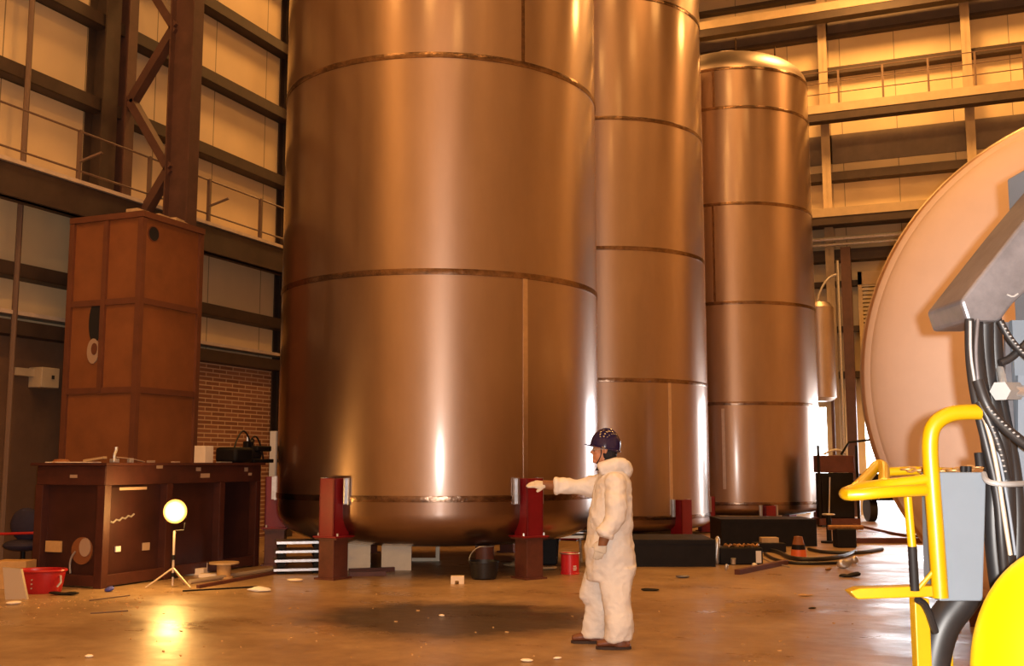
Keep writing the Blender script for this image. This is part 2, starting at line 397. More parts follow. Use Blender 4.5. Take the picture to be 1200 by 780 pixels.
# far wall with two openings: a narrow one behind the third tank and the wide vehicle door
D1 = (-4.15, -3.58); D2 = (-2.47, 4.2); DH = 3.25; DH2 = 4.0
fw = MB(); T = (Y1, Y1 + .3)
fw.b2((X0, T[0], 0), (D1[0], T[1], ZR)); fw.b2((D1[0], T[0], DH), (D1[1], T[1], ZR)); fw.b2((D1[1], T[0], 0), (D2[0], T[1], ZR))
fw.b2((D2[0], T[0], DH2 - .4), (D2[1], T[1], ZR)); fw.b2((D2[1], T[0], 0), (X1, T[1], ZR))
struct(fw.build('wall_far', 'clad_far', smooth=False))
# left wall steelwork -------------------------------------------------
def girt_left(z, depth=0.30, hgt=0.22):
    g = MB(); g.b2((X0, Y0, z - hgt / 2), (X0 + .03, Y1, z + hgt / 2)); g.b2((X0, Y0, z + hgt / 2 - .02), (X0 + depth, Y1, z + hgt / 2))
    g.b2((X0, Y0, z - hgt / 2), (X0 + depth, Y1, z - hgt / 2 + .02)); g.b2((X0 + depth - .02, Y0, z - hgt / 2), (X0 + depth, Y1, z + hgt / 2))
    return tag(g.build('wall_girt', 'girt', smooth=False), kind='structure')
for z in (4.5, 7.62, 9.12, 10.6, 12.1, 13.6, 15.1, 16.6): girt_left(z)
struct(MB().b2((X0, Y0, ZB), (X0 + .3, Y1, ZB + .22)).build('trim_1', 'girt', smooth=False))
struct(MB().b2((X0, Y0, ZB + .30), (X0 + .34, Y1, ZB + .36)).build('trim_2', 'deck', smooth=False))
def hcol(c, w, d, z0, z1, name, m, parent=None):
    """H column; flanges face +-X"""
    x, y = c; g = MB(); t = 0.03
    g.b2((x - w / 2, y - d / 2, z0), (x - w / 2 + t, y + d / 2, z1)); g.b2((x + w / 2 - t, y - d / 2, z0), (x + w / 2, y + d / 2, z1))
    g.b2((x - w / 2 + t, y - .02, z0), (x + w / 2 - t, y + .02, z1)); return g.build(name, m, parent, smooth=False)
for y in (-0.7, 4.3, 9.3, 13.72, 19.35, 24.4, 29.4):
    struct(hcol((X0 + .2, y), .4, .34, 0, ZR, 'wall_column', 'girt'))
struct(MB().cyl((X0 + .33, 12.02, 0), (X0 + .33, 12.02, ZR), .045, seg=8).build('wall_downpipe', 'rail'))
# walkway along the left wall
wk = empty('wall_walkway', (X0 + .5, 12, 5.3), 'long grey steel walkway running along the left wall above the tall steel box', 'walkway')
MB().b2((X0, Y0, 5.93), (-12.58, Y1, 5.99)).build('deck', 'deck', wk, smooth=False)
g = MB(); g.b2((-12.72, Y0, 5.42), (-12.62, Y1, 5.92)); g.b2((-12.85, Y0, 5.42), (-12.55, Y1, 5.45)); g.build('edge_beam', 'girt', wk, smooth=False)
g = MB()
for z in (6.78, 6.14): g.tube([(-12.62, Y0, z), (-12.62, Y1, z)], .017, 6)
g.build('guard_rail', 'rail', wk)
y = -5.0
for k in range(24):
    MB().b2((-12.65, y - .022, 5.95), (-12.59, y + .022, 6.80)).build('post', 'rail', wk, smooth=False)
    if k % 2 == 1:
        MB().bar((-12.62, y, 6.28), (-12.25, y + .1, 6.42), .05, .03).build('bracket', 'rail', wk, smooth=False)
    y += 1.6 if k < 40 else 0
# lattice crane column
lc = empty('lattice_column', (-12.65, 14.12, 0), 'dark brown lattice crane column with zigzag braces rising behind the tall steel box', 'column')
hcol((-13.22, 14.12), .38, .22, 0, ZR, 'outer_chord', 'column', lc)
hcol((-11.87, 14.12), .50, .26, 0, ZR, 'inner_chord', 'column', lc)
zs = [1.4, 2.7, 4.0, 5.25, 6.5, 7.8, 9.0, 10.3, 11.6, 12.9, 14.2, 15.5, 16.8]
for i in range(len(zs) - 1):
    a = -13.0 if i % 2 else -12.1; b = -12.1 if i % 2 else -13.0
    MB().bar((a, 14.12, zs[i]), (b, 14.12, zs[i + 1]), .15, .17, Vector((0, 1, 0))).build('brace', 'column', lc, smooth=False)
# far wall steelwork --------------------------------------------------
YF = Y1
def fgirt(z, h, dep, m='girt', name='wall_girt'):
    return struct(MB().b2((X0, YF - dep, z - h / 2), (X1, YF, z + h / 2)).build(name, m, smooth=False))
for x in (-11.5, -7.38, -3.25, 0.88, 5.0, 9.1):
    g = MB(); y = YF - .62
    g.b2((x - .13, y, 0), (x + .13, y + .03, ZR)); g.b2((x - .02, y, 0), (x + .02, YF, ZR)); g.b2((x - .13, YF - .04, 0), (x + .13, YF, ZR))
    struct(g.build('wall_column', 'beam_tan', smooth=False))
fgirt(16.35, .12, .3); fgirt(14.95, .1, .3); fgirt(13.75, .22, .4); fgirt(10.35, .26, .45)
fgirt(8.95, .30, .5, 'girt'); fgirt(7.86, .34, .5, 'girt'); fgirt(7.0, .16, .35); fgirt(5.6, .16, .35); fgirt(4.2, .2, .35)
M['shade_band'] = mat('painted_shade_band', (0.22, 0.17, 0.13), 0.6, var=0.2, scale=1.5)  # walkway shadows on the far wall, painted as flat grey strips
for z0, z1 in ((10.85, 11.78), (14.95, 15.6)): struct(MB().b2((X0, YF - .04, z0), (X1, YF, z1)).build('wall_shade_band', 'shade_band', smooth=False))
def far_walk(z, n, label, rail=True):
    r = empty('far_walkway', (0, YF - .9, z - .5), label, 'walkway')
    MB().b2((X0 + .45, YF - 1.35, z - .03), (X1, YF - .62, z)).build('deck', 'deck', r, smooth=False)
    MB().b2((X0 + .45, YF - 1.40, z - .24), (X1, YF - 1.35, z + .02)).build('edge_beam', 'beam_tan', r, smooth=False)
    MB().b2((X0 + .45, YF - 1.38, z - .48), (X1, YF - 1.0, z - .24)).build('under_beam', 'girt', r, smooth=False)
    if rail:
        g = MB()
        for q in (1.05, .70, .36): g.tube([(X0 + .45, YF - 1.36, z + q), (X1, YF - 1.36, z + q)], .016, 6)
        g.build('guard_rail', 'rail', r)
        x = -12.9
        while x < X1:
            MB().b2((x - .03, YF - 1.38, z), (x + .03, YF - 1.34, z + 1.06)).build('post', 'rail', r, smooth=False); x += 1.27
    return r
far_walk(15.56, 0, 'upper tan crane walkway near the top of the far wall', False)
far_walk(12.34, 0, 'middle tan walkway with railing on the far wall right of the tanks')
far_walk(9.12, 0, 'lower walkway beam on the far wall just above the shutters', False)
g = MB(); g.tube([(X0, YF - .95, 8.28), (X1, YF - .95, 8.28)], .07, 8); g.tube([(X0, YF - .95, 8.10), (X1, YF - .95, 8.10)], .04, 8)
tag(g.build('service_pipe', 'silver'), 'pair of grey service pipes running under the lowest far wall walkway', 'pipe')
# rolled shutter over the vehicle door (slats are real ribs)
sh = empty('roller_shutter', (-1.2, YF - .15, 4.1), 'ribbed tan roller shutter half raised on the far wall beside the big dished tank end', 'shutter')
g = MB(); z = 3.6
while z < 6.9:
    g.b2((-2.35, YF - .46, z), (4.5, YF - .38, z + .085)); z += .12
g.build('curtain', 'shutter', sh, smooth=False)
g = MB(); g.b2((-2.47, YF - .5, 3.4), (-2.35, YF, 7.3)); g.b2((-2.47, YF - .5, 6.9), (4.6, YF, 7.3)); g.build('guide_frame', 'beam_tan', sh, smooth=False)
# steel post and pipes left of the shutter
pc = empty('service_post', (-2.95, YF - .9, 0), 'dark brown service post with vertical pipes between the third tank and the shutter', 'post')
MB().b2((-2.90, YF - 1.0, 0), (-2.62, YF - .75, 8.0)).build('upright', 'column', pc, smooth=False)
MB().cyl((-3.0, YF - .95, 0), (-3.0, YF - .95, 7.6), .05, seg=10).build('pipe', 'silver', pc)
g = MB(); g.tube([(-3.0, YF - .95, 7.2), (-3.3, YF - .95, 7.1), (-3.6, YF - .97, 6.6), (-3.85, YF - 1.0, 5.4)], .035, 8, smooth=2)
g.build('curved_pipe', 'silver', pc)
# storage vessel of pale metal standing right behind tank three
sv = empty('storage_vessel', (-3.45, 31.7, 0), 'pale metal vessel standing behind the third tank against the far wall', 'vessel')
MB().lathe([(0, 3.3), (.3, 3.3), (.42, 3.4), (.42, 6.0), (.3, 6.15), (0, 6.2)], (-3.45, 31.7, 0), 24).build('shell', 'steel_head', sv)
for dx in (-.3, .3): MB().b2((-3.45 + dx - .04, 31.66, 0), (-3.45 + dx + .04, 31.74, 3.45)).build('leg', 'column', sv, smooth=False)

# ================================================================ THE STANDING TANKS
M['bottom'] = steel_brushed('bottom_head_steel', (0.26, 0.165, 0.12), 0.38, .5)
def phi_dir(c, phi):
    d = Vector((-c.x, -c.y, 0)).normalized()           # towards the camera
    r = Vector((-d.y, d.x, 0))                          # image right
    return d * math.cos(phi) + r * math.sin(phi)
def tank(px, D, R, seams, ztop, zbot, label, welds=(), legs=(), lz=(0.55, 1.34), lw=.26, rings=None):
    a = math.atan((px - 600) / 1259.0); c = LH(D * math.sin(a), D * math.cos(a))
    t = empty('steel_tank', c, label, 'tank', None)
    n = 128
    zs0 = seams[0]
    MB().lathe([(R, z) for z in [zs0 + (ztop - zs0) * i / 10 for i in range(11)]], c, n).build('shell', 'steel', t)
    # bottom: short flanged ring then dished head
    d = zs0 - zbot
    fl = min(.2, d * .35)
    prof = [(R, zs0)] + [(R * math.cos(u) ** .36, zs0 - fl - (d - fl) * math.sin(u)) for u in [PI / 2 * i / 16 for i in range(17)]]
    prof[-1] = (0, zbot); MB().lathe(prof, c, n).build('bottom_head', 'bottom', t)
    hd = R * .42
    prof = [(R, ztop)] + [(R * math.cos(u) ** .75, ztop + hd * math.sin(u)) for u in [PI / 2 * i / 16 for i in range(17)]]
    prof[-1] = (0, ztop + hd); MB().lathe(prof, c, n).build('top_head', 'steel_head', t)
    MB().lathe([(.3, ztop + hd - .04), (.3, ztop + hd + .22), (.36, ztop + hd + .22), (.36, ztop + hd + .28), (0, ztop + hd + .28)], c, 24).build('manway', 'steel_head', t)
    for z in seams + [ztop]:
        h = .045
        MB().lathe([(R - .01, z - h), (R + .008, z - h * .9), (R + .012, z), (R + .008, z + h * .9), (R - .01, z + h)], c, n).build('weld_seam', 'weld', t)
    for phi, z0, z1, m in welds:
        r0 = phi_dir(c, phi); tt = Vector((-r0.y, r0.x, 0))
        MB().box(c + r0 * (R - .004) + Vector((0, 0, (z0 + z1) / 2)), (.02, .055 if m == 'weld' else .075, z1 - z0), (r0, tt, Vector((0, 0, 1)))).build('vertical_weld', m, t, smooth=False)
    for ph in legs:
        r0 = phi_dir(c, math.radians(ph)); tt = Vector((-r0.y, r0.x, 0)); up = Vector((0, 0, 1))
        ro = R + .10; g = MB()
        for s in (-1, 1): g.box(c + r0 * (ro - .08) + tt * s * (lw / 2 - .015) + up * (lz[0] + lz[1]) / 2, (.32, .03, lz[1] - lz[0]), (r0, tt, up))
        g.box(c + r0 * (ro + .065) + up * (lz[0] + lz[1]) / 2, (.03, lw, lz[1] - lz[0]), (r0, tt, up))
        g.box(c + r0 * (ro - .08) + up * (lz[0] + .012), (.40, lw + .14, .025), (r0, tt, up))
        lg = g.build('leg', 'red', t, smooth=False, bevel=.006)
        for s in (-1, 1):
            g = MB()
            g.box(c + r0 * (R + .012) + tt * s * (lw / 2 + .07) + up * (lz[1] - .17), (.03, .085, .36), (r0, tt, up))
            g.box(c + r0 * (R + .03) + tt * s * (lw / 2 + .07) + up * (lz[1] - .17), (.08, .02, .34), (r0, tt, up))
            tag(g.build('gusset_plate', 'plate', lg, smooth=False), 'bare silver plate welded beside the red leg')
        for s in (-1, 1):
            g = MB(); g.cyl(c + r0 * (ro + .04) + tt * s * (lw / 2 + .035) + up * (lz[0] - .02), c + r0 * (ro + .04) + tt * s * (lw / 2 + .035) + up * (lz[0] + .06), .016, seg=8)
            g.build('bolt', 'silver', lg)
    return t, c
R1 = 2.48
PHI1 = [-90, -34.6, 29.2, 90, 150, 210]
t1, c1 = tank(515, 16.85, R1, [1.07, 4.14, 7.21, 10.28, 13.35], 14.7, .36, 'largest brushed steel tank in front, on six red legs, worker beside it',
    welds=((math.radians(28.3), 1.1, 4.10, 'weld_light'), (math.radians(27.6), 7.25, 10.2, 'weld')), legs=PHI1)
t2, c2 = tank(709, 24.1, 2.29, [0.44, 3.23, 5.97, 8.75, 11.44], 12.6, .10, 'middle steel tank standing between the front tank and the rear tank',
    welds=((math.radians(36), .5, 3.2, 'weld_light'),), legs=[-18, 42, 102, 162, 222, 282], lz=(0.02, .80), lw=.3)
t3, c3 = tank(863, 29.5, 2.17, [0.54, 3.03, 5.58, 8.15, 10.7], 11.75, .20, 'rearmost steel tank with its domed top in view, behind the middle tank',
    welds=((math.radians(-11.6), 5.6, 8.12, 'weld'), (math.radians(-9.3), 10.7, 11.7, 'weld'), (math.radians(-8), .9, 2.9, 'weld_light')), legs=[-40, 20, 80, 140, 200, 260], lz=(0.02, .5), lw=.26)
# lifting lugs on tank three
for a in (10, 60, 130, 200):
    r0 = phi_dir(c3, math.radians(a)); p = c3 + r0 * 1.5 + Vector((0, 0, 12.35))
    MB().bar(p, p + Vector((0, 0, .45)), .12, .03).build('lifting_lug', 'weld', t3, smooth=False)
# brown pedestals under the legs of tank one
names = {-90: 'brown steel pedestal under the leftmost red leg, beside the end of the long bench',
         -34.6: 'brown steel pedestal under the front left red leg, beside the white boards',
         29.2: 'brown steel pedestal under the red leg the worker reaches for',
         90: 'brown steel pedestal hidden in shade under the right side leg of the front tank',
         150: 'brown steel pedestal under the rear right leg of the front tank', 210: 'brown steel pedestal under the rear left leg of the front tank'}
for ph in PHI1:
    r0 = phi_dir(c1, math.radians(ph)); tt = Vector((-r0.y, r0.x, 0)); up = Vector((0, 0, 1)); b = c1 + r0 * (R1 + .02)
    pd = empty('steel_pedestal', b, names[ph], 'pedestal', 'pedestals under the front tank')
    MB().box(b + up * .275, (.30, .26, .51), (r0, tt, up)).build('stub_column', 'primer', pd, smooth=False, bevel=.006)
    MB().box(b + up * .012, (.38, .34, .024), (r0, tt, up)).build('base_plate', 'primer', pd, smooth=False)
    MB().box(b + up * .538, (.34, .38, .022), (r0, tt, up)).build('top_plate', 'primer', pd, smooth=False)

# ================================================================ THE LYING TANK
hc = Vector((1.51, 9.28, 2.22)); RH = 2.2
ht = empty('lying_steel_tank', (hc.x, 14, 0), 'huge steel tank lying on its side, pale dished end facing the camera at right', 'tank')
M['steel_y'] = steel_brushed('brushed_stainless_lying', (0.55, 0.46, 0.40), 0.4, .6)
MB().lathe([(RH, y) for y in (9.34, 10.5, 13, 16, 18.6)], (hc.x, 0, hc.z), 128, 'Y').build('shell', 'steel_head', ht)
M['dish'] = mat('matt_dished_end', (0.66, 0.52, 0.44), 0.6, 0.55, var=0.07, scale=1.6)
M['knuckle'] = mat('knuckle_steel', (0.5, 0.30, 0.18), 0.45, 0.8, var=0.1, scale=2)  # darker than the dish: shading from its angle is in the colour
k = .16; prof = [(RH, 9.36)] + [(RH - k + k * math.cos(u), 9.34 - k * math.sin(u)) for u in [math.radians(5 * i) for i in range(0, 13)]]
rk, yk = prof[-1]
prof += [(rk * math.cos(u), yk - .34 * math.sin(u)) for u in [PI / 2 * i / 20 for i in range(1, 21)]]; prof[-1] = (0, yk - .34)
kn = 9
MB().lathe(prof[:kn], (hc.x, 0, hc.z), 160, 'Y').build('knuckle_ring', 'knuckle', ht)
MB().lathe(prof[kn - 1:], (hc.x, 0, hc.z), 160, 'Y').build('dished_end', 'dish', ht)
prof2 = [(RH, 18.6), (RH * .8, 19.0), (RH * .4, 19.2), (0, 19.25)]
MB().lathe(prof2, (hc.x, 0, hc.z), 64, 'Y').build('rear_end', 'steel_head', ht)
MB().lathe([(RH - .01, 9.33), (RH + .012, 9.34), (RH + .012, 9.40), (RH - .01, 9.41)], (hc.x, 0, hc.z), 128, 'Y').build('weld_seam', 'weld_light', ht)
for y in (11.5, 16.5):
    cr = empty('tank_cradle', (hc.x, y, 0), 'low steel cradle under the lying tank, ' + ('nearer the dished end' if y < 12 else 'farther from the dished end'), 'cradle', 'cradles under the lying tank')
    for s in (-1, 1):
        q = Vector((hc.x + s * .95, y, 0)); g = MB()
        g.prism([(q.x - .25 * s, y - .2, 0), (q.x + .5 * s, y - .2, 0), (q.x + .5 * s, y - .2, .42), (q.x + .30 * s, y - .2, .40), (q.x - .25 * s, y - .2, .10)], (0, .4, 0)); g.build('saddle', 'primer', cr, smooth=False)

# ================================================================ TALL STEEL BOX AND BENCH AT LEFT
bx = empty('tall_steel_box', (-11.77, 13.05, 0), 'tall rust brown steel box tower standing behind the long steel bench', 'box')
x0, x1, y0, y1, zt = -12.43, -11.10, 12.39, 13.72, 5.27
MB().b2((x0, y0, 0), (x1, y1, zt)).build('body', 'cor', bx, smooth=False)
for z in (0.9, 2.62, 3.95): MB().b2((x0 - .03, y0 - .035, z - .045), (x1 + .035, y1 + .03, z + .045)).build('band', 'cor_d', bx, smooth=False)
g = MB(); g.b2((x0 - .05, y0 - .05, zt - .06), (x1 + .06, y1 + .05, zt + .03)); g.build('lid', 'cor_d', bx, smooth=False)
g = MB()
for (x, y) in ((x0, y0), (x1, y0), (x1, y1)): g.b2((x - .045, y - .045, 0), (x + .045, y + .045, zt - .07))
g.b2((-11.80, y0 - .05, 2.6), (-11.72, y0, zt - .07)); g.build('corner_angle', 'cor_d', bx, smooth=False)
def disc(c, n, r, t=.02, seg=28, sx=1):
    n = Vector(n).normalized(); a = n.cross(Vector((0, 0, 1))).normalized(); b = Vector((0, 0, 1)); g = MB()
    pts = [Vector(c) + a * math.cos(2 * PI * i / seg) * r * sx + b * math.sin(2 * PI * i / seg) * r for i in range(seg)]
    return g.prism(pts, n * t)
disc((x1, 12.63, 5.00), (1, 0, 0), .12, .012).build('round_hole_ring', 'cor_d', bx)
disc((x1 + .012, 12.63, 5.00), (1, 0, 0), .105, .004).build('round_hole', 'hole', bx)
disc((-11.92, y0, 3.66), (0, -1, 0), .32, .012, sx=.38).build('oval_hole', 'hole', bx)
disc((-11.93, y0, 3.22), (0, -1, 0), .19, .02, sx=.6).build('lamp_cover', 'tag', bx)
disc((-11.90, y0 - .02, 3.25), (0, -1, 0), .09, .01, sx=.6).build('cover_window', 'cor_d', bx)
# off-white rags on the lid
for i, (x, y) in enumerate(((-11.3, 12.5), (-11.25, 12.9), (-11.2, 13.2), (-11.3, 13.5))):
    MB().box((x, y, zt + .06), (.22, .26, .05), (Vector((1, .1 * i, 0)).normalized(), Vector((-.1 * i, 1, 0)).normalized(), Vector((0, 0, 1)))).build('timber_offcut', 'wood', smooth=False)
    tag(col.objects[-1], 'pale timber offcut lying on top of the tall steel box, ' + ['at its front corner', 'second from its front corner', 'third from its front corner', 'at its rear edge'][i], 'offcut', 'offcuts on the tall steel box')
# long bench
bn = empty('steel_bench', (-10.4, 12.2, 0), 'long rust brown steel bench frame behind the lit work lamp', 'bench')
bx0, bx1, by0, by1, bt = -10.98, -9.84, 10.52, 13.78, 1.55
MB().b2((bx0 - .05, by0 - .06, bt - .035), (bx1 + .06, by1 + .03, bt)).build('top', 'frame', bn, smooth=False)
g = MB()
for z0, z1 in ((1.27, bt - .035), (.02, .16)):
    g.b2((bx1 - .06, by0 + .008, z0), (bx1, by1, z1)); g.b2((bx0 + .008, by0, z0), (bx1 - .008, by0 + .06, z1 - .004)); g.b2((bx0, by0 + .01, z0), (bx0 + .06, by1, z1)); g.b2((bx0 + .01, by1 - .06, z0), (bx1 - .01, by1 - .004, z1 - .004))
g.build('frame', 'frame', bn, smooth=False, bevel=.006)
for y in (by0 + .05, 11.72, 12.85, by1 - .06):
    for x in (bx0 + .06, bx1 - .055): MB().b2((x - .062, y - .057, 0), (x + .062, y + .057, 1.268)).build('leg', 'frame', bn, smooth=False, bevel=.005)
MB().b2((bx1 - .14, by0 + .1, .14), (bx1 - .11, 12.80, 1.28)).build('side_panel', 'frame_panel', bn, smooth=False)
MB().b2((bx0 + .1, by1 - .10, .14), (bx1 - .1, by1 - .08, 1.28)).build('end_panel', 'frame_panel', bn, smooth=False)
MB().b2((bx0 + .1, by0 + .10, .14), (bx1 - .1, by0 + .13, 1.28)).build('end_panel', 'frame_panel', bn, smooth=False)
MB().b2((bx0 + .08, by0 + .2, .18), (bx0 + .11, by1 - .1, 1.28)).build('rear_panel', 'frame_panel', bn, smooth=False)
for (y, z, w_, h_) in ((11.02, 1.22, .5, .035), (12.3, 1.46, .1, .05), (12.45, 1.37, .2, .06), (13.4, 1.45, .08, .06), (13.5, 1.38, .08, .04), (11.5, 1.5, .12, .05)):
    MB().b2((bx1, y - w_ / 2, z - h_ / 2), (bx1 + .004, y + w_ / 2, z + h_ / 2)).build('label', 'tag', bn, smooth=False)
MB().b2((-10.42, by0 - .004, 1.36), (-10.3, by0, 1.40)).build('label', 'tag', bn, smooth=False)
# things fixed or leaning in the bench front
def jag(name, mm, c, size, label, cat, group=None, ax=None, bevel=0.004):
    o = MB().box(c, size, ax).build(name, mm, smooth=False, bevel=bevel); return tag(o, label, cat, group)

TOPV = Vector((0, 0, 1))
# ================================================================ ON THE BENCH
def bt_at(px, py=540, x=-10.35):
    d = ray(px, py); p = CAM + d * ((x - CAM.x) / d.x); return Vector((p.x, p.y, bt))
# black hose machine (small engine with looping hoses)
p = bt_at(287); hm = empty('hose_machine', p, 'black portable pump with looping hoses standing on the right end of the steel bench', 'pump')
MB().b2(p + Vector((-.2, -.50, 0)), p + Vector((.2, -.05, .24))).build('motor', 'blackmetal', hm, bevel=.05)
MB().b2(p + Vector((-.15, .12, .18)), p + Vector((.15, .50, .27))).build('cowl', 'blackmetal', hm, bevel=.02)
MB().tube([p + Vector((0, .1, .1)), p + Vector((0, .12, .3)), p + Vector((0, .2, .36))], [.1, .06, .03], 12, smooth=1).build('intake', 'black', hm)
MB().cyl(p + Vector((0, .02, .12)), p + Vector((0, .30, .12)), .12, .10).build('pump_head', 'black', hm)
MB().b2(p + Vector((-.16, .02, .0)), p + Vector((.16, .55, .06))).build('base', 'blackmetal', hm, bevel=.01)
MB().b2(p + Vector((-.04, -.02, .15)), p + Vector((.06, .12, .34))).build('valve_block', 'blackmetal', hm, bevel=.02)
MB().cyl(p + Vector((.0, .05, .3)), p + Vector((.0, .05, .42)), .02).build('handle', 'silver', hm)
def loop(a, b, hgt, r=.013, n=14, sway=Vector((0, 0, 0))):
    pts = []
    for i in range(n + 1):
        t = i / n; q = a.lerp(b, t) + TOPV * hgt * math.sin(PI * t) ** .8 + sway * math.sin(PI * t); pts.append(q)
    return pts
MB().tube(loop(p + Vector((.05, -.42, .02)), p + Vector((.05, .12, .16)), .40), .014, 8).build('hose', 'black', hm)
MB().tube(loop(p + Vector((.0, .08, .25)), p + Vector((.05, .42, .05)), .26), .014, 8).build('hose', 'black', hm)
MB().tube(loop(p + Vector((.08, -.34, .05)), p + Vector((.08, -.15, .1)), .16), .012, 8).build('hose', 'black', hm)
q = bt_at(238.5)
jag('white_carton', 'white_board', q + Vector((0, 0, .125)), (.2, .19, .25), 'plain white carton standing on the bench left of the black pump', 'box')
d_ = ray(321, 505); q = CAM + d_ * (-10.62 / d_.x)
jag('white_slab', 'white', Vector((q.x, q.y, q.z / 2)), (.12, .05, q.z), 'narrow bright white slab upright on the floor behind the right end of the bench', 'slab')
# loose stuff lying on the bench edge
def bench_x(px): return bt_at(px, 542, -9.88).y
jag('paper_sheet', 'white_board', Vector((-10.5, by0 + .12, bt + .006)), (.75, .2, .012), 'long pale sheet lying along the left edge of the bench top', 'sheet')
jag('timber_strip', 'wood', Vector((-10.12, by0 + .10, bt + .045)), (.34, .06, .03), 'short yellow timber strip tilted on the bench top near its corner', 'timber', ax=(Vector((.99, 0, .12)).normalized(), Vector((0, 1, 0)), Vector((-.12, 0, .99)).normalized()))
o = MB().lathe([(.0, .05), (.08, .045), (.13, 0), (.0, 0)], (-10.72, by0 + .14, bt), 20).build('orange_bowl', 'cor'); tag(o, 'low orange brown bowl upside down at the left end of the bench top', 'bowl')
vp = Vector((-9.88, bench_x(134), bt)); vs = empty('bench_vice', vp, 'small silver clamp standing up on the front corner of the bench', 'clamp')
MB().b2(vp + Vector((-.04, -.05, 0)), vp + Vector((.04, .05, .05))).build('base', 'silver', vs, bevel=.01)
MB().tube([vp + Vector((0, 0, .04)), vp + Vector((0, -.01, .1)), vp + Vector((0, .02, .15)), vp + Vector((0, .02, .2))], [.022, .018, .02, .022], 10, smooth=1).build('screw', 'silver', vs)
MB().tube([vp + Vector((.0, .03, .07)), vp + Vector((.02, .3, .05)), vp + Vector((.0, .55, .012))], .009, 6, smooth=1).build('cable', 'tag', vs)
for i, (px, mm, sx, sy, sz, nm, lb) in enumerate((
        (152, 'silver', .05, .07, .06, 'pipe_fitting', 'small silver pipe fitting on the bench edge right of the clamp'),
        (176, 'tag', .06, .10, .03, 'folded_rag', 'small pale folded rag on the bench edge above the work lamp'),
        (205, 'tag', .06, .12, .02, 'paper_scrap', 'thin pale paper scrap on the bench edge between rag and white carton'),
        (262, 'silver', .08, .28, .015, 'metal_strip', 'flat silver strip on the bench edge in front of the black pump'))):
    jag(nm, mm, Vector((-9.87, bench_x(px), bt + sz / 2)), (sx, sy, sz), lb, 'fitting' if i == 0 else ('rag' if i == 1 else ('paper' if i == 2 else 'strip')))
# things leaning on the bench front
def bfront(px, py, x=-9.80):
    d = ray(px, py); return CAM + d * ((x - CAM.x) / d.x)
a, b = bfront(129, 612, -9.93), bfront(157, 603, -9.93)
o = MB().tube([a.lerp(b, i / 8) + TOPV * (.012 * (-1) ** i) for i in range(9)], .013, 6).build('chain_length', 'silver'); tag(o, 'short bright chain length hanging on the bench side panel', 'chain')
o = MB().box(bfront(171, 640, -9.935), (.02, .13, .10)).build('sticker', 'tag', smooth=False, bevel=.003); tag(o, 'small pale card fixed low on the bench side panel', 'card')
o = MB().box(bfront(138, 643, -9.935), (.02, .09, .07)).build('sticker', 'white', smooth=False, bevel=.003); tag(o, 'small white card low on the bench panel beside the corner post', 'card')
e = Vector((0, by0 - .06, 0))
def bend(px, py, y=by0 + .098):
    d = ray(px, py); return CAM + d * ((y - CAM.y) / d.y)
o = disc(bend(97, 645) , (0, -1, 0), .17, .02, sx=1).build('round_cover', 'cor'); tag(o, 'round brown cover leaning against the left end of the bench', 'cover')
o = disc(bend(100, 641, by0 + .078), (0, -1, 0), .115, .012, sx=.8).build('paper_disc', 'tag'); tag(o, 'pale fan shaped card in front of the round brown cover', 'card')
pp = bend(82, 681, by0 + .06); pp.z = .165
o = MB().tube([pp, pp + Vector((-.02, 0, .1)), pp + Vector((.0, 0, .2)), pp + Vector((.06, 0, .27))], .012, 8, smooth=2).build('metal_hose', 'silver'); tag(o, 'bright curved metal hose standing left of the round brown cover', 'hose')
jag('cardboard_piece', 'card', bend(63, 640, by0 + .083), (.26, .03, .14), 'brown cardboard piece propped above the red tub', 'cardboard')

# ================================================================ LEFT FLOOR CLUTTER
# red tub
p = at(47, 694); tb = empty('red_tub', p, 'dented red plastic tub full of oddments on the floor at far left', 'tub')
MB().loft([(p + TOPV * 0, RT * .235, HD * .17), (p + TOPV * .02, RT * .25, HD * .18), (p + TOPV * .25, RT * .29, HD * .20), (p + TOPV * .27, RT * .275, HD * .185), (p + TOPV * .12, RT * .25, HD * .165)], 28).build('body', 'redplastic', tb)
MB().tube([p + TOPV * .265 + RT * .295 * math.cos(u) + HD * .205 * math.sin(u) for u in [2 * PI * i / 28 for i in range(28)]], .016, 8, True).build('rim', 'redplastic', tb)
for i in range(3): MB().cyl(p - HD * .19 - RT * .02 + TOPV * (.07 + .05 * i), p - HD * .205 - RT * .02 + TOPV * (.07 + .05 * i), .009, seg=8).build('rivet', 'silver', tb)
MB().tube([p + RT * .27 - HD * .08 + TOPV * .21, p + RT * .285 - HD * .1 + TOPV * .13, p + RT * .25 - HD * .12 + TOPV * .08], .013, 6).build('handle', 'silver', tb)
# office chair like dark bundle with red rail behind the tub
p = at(20, 684); ch = empty('dark_chair', p + HD * .3, 'dark navy padded chair with a red bar behind the red tub', 'chair'); b = p + HD * .3
MB().ell(b + RT * -.06 + TOPV * .74, (.21, .08, .22), (RT, HD, TOPV)).build('backrest', 'navy', ch)
MB().ell(b + RT * -.08 + TOPV * .47, (.26, .24, .08), (RT, HD, TOPV)).build('seat', 'navy', ch)
MB().tube([b - RT * .42 + TOPV * .62 - HD * .1, b + RT * .28 + TOPV * .64 - HD * .1], .018, 8).build('red_bar', 'redplastic', ch)
MB().cyl(b - RT * .08 + TOPV * .1, b - RT * .08 + TOPV * .45, .03).build('pedestal', 'blackmetal', ch)
for i in range(5):
    u = 2 * PI * i / 5 + .3; MB().bar(b - RT * .08 + TOPV * .10, b - RT * .08 + (RT * math.cos(u) + HD * math.sin(u)) * .3 + TOPV * .03, .04, .03).build('leg', 'blackmetal', ch, smooth=False)
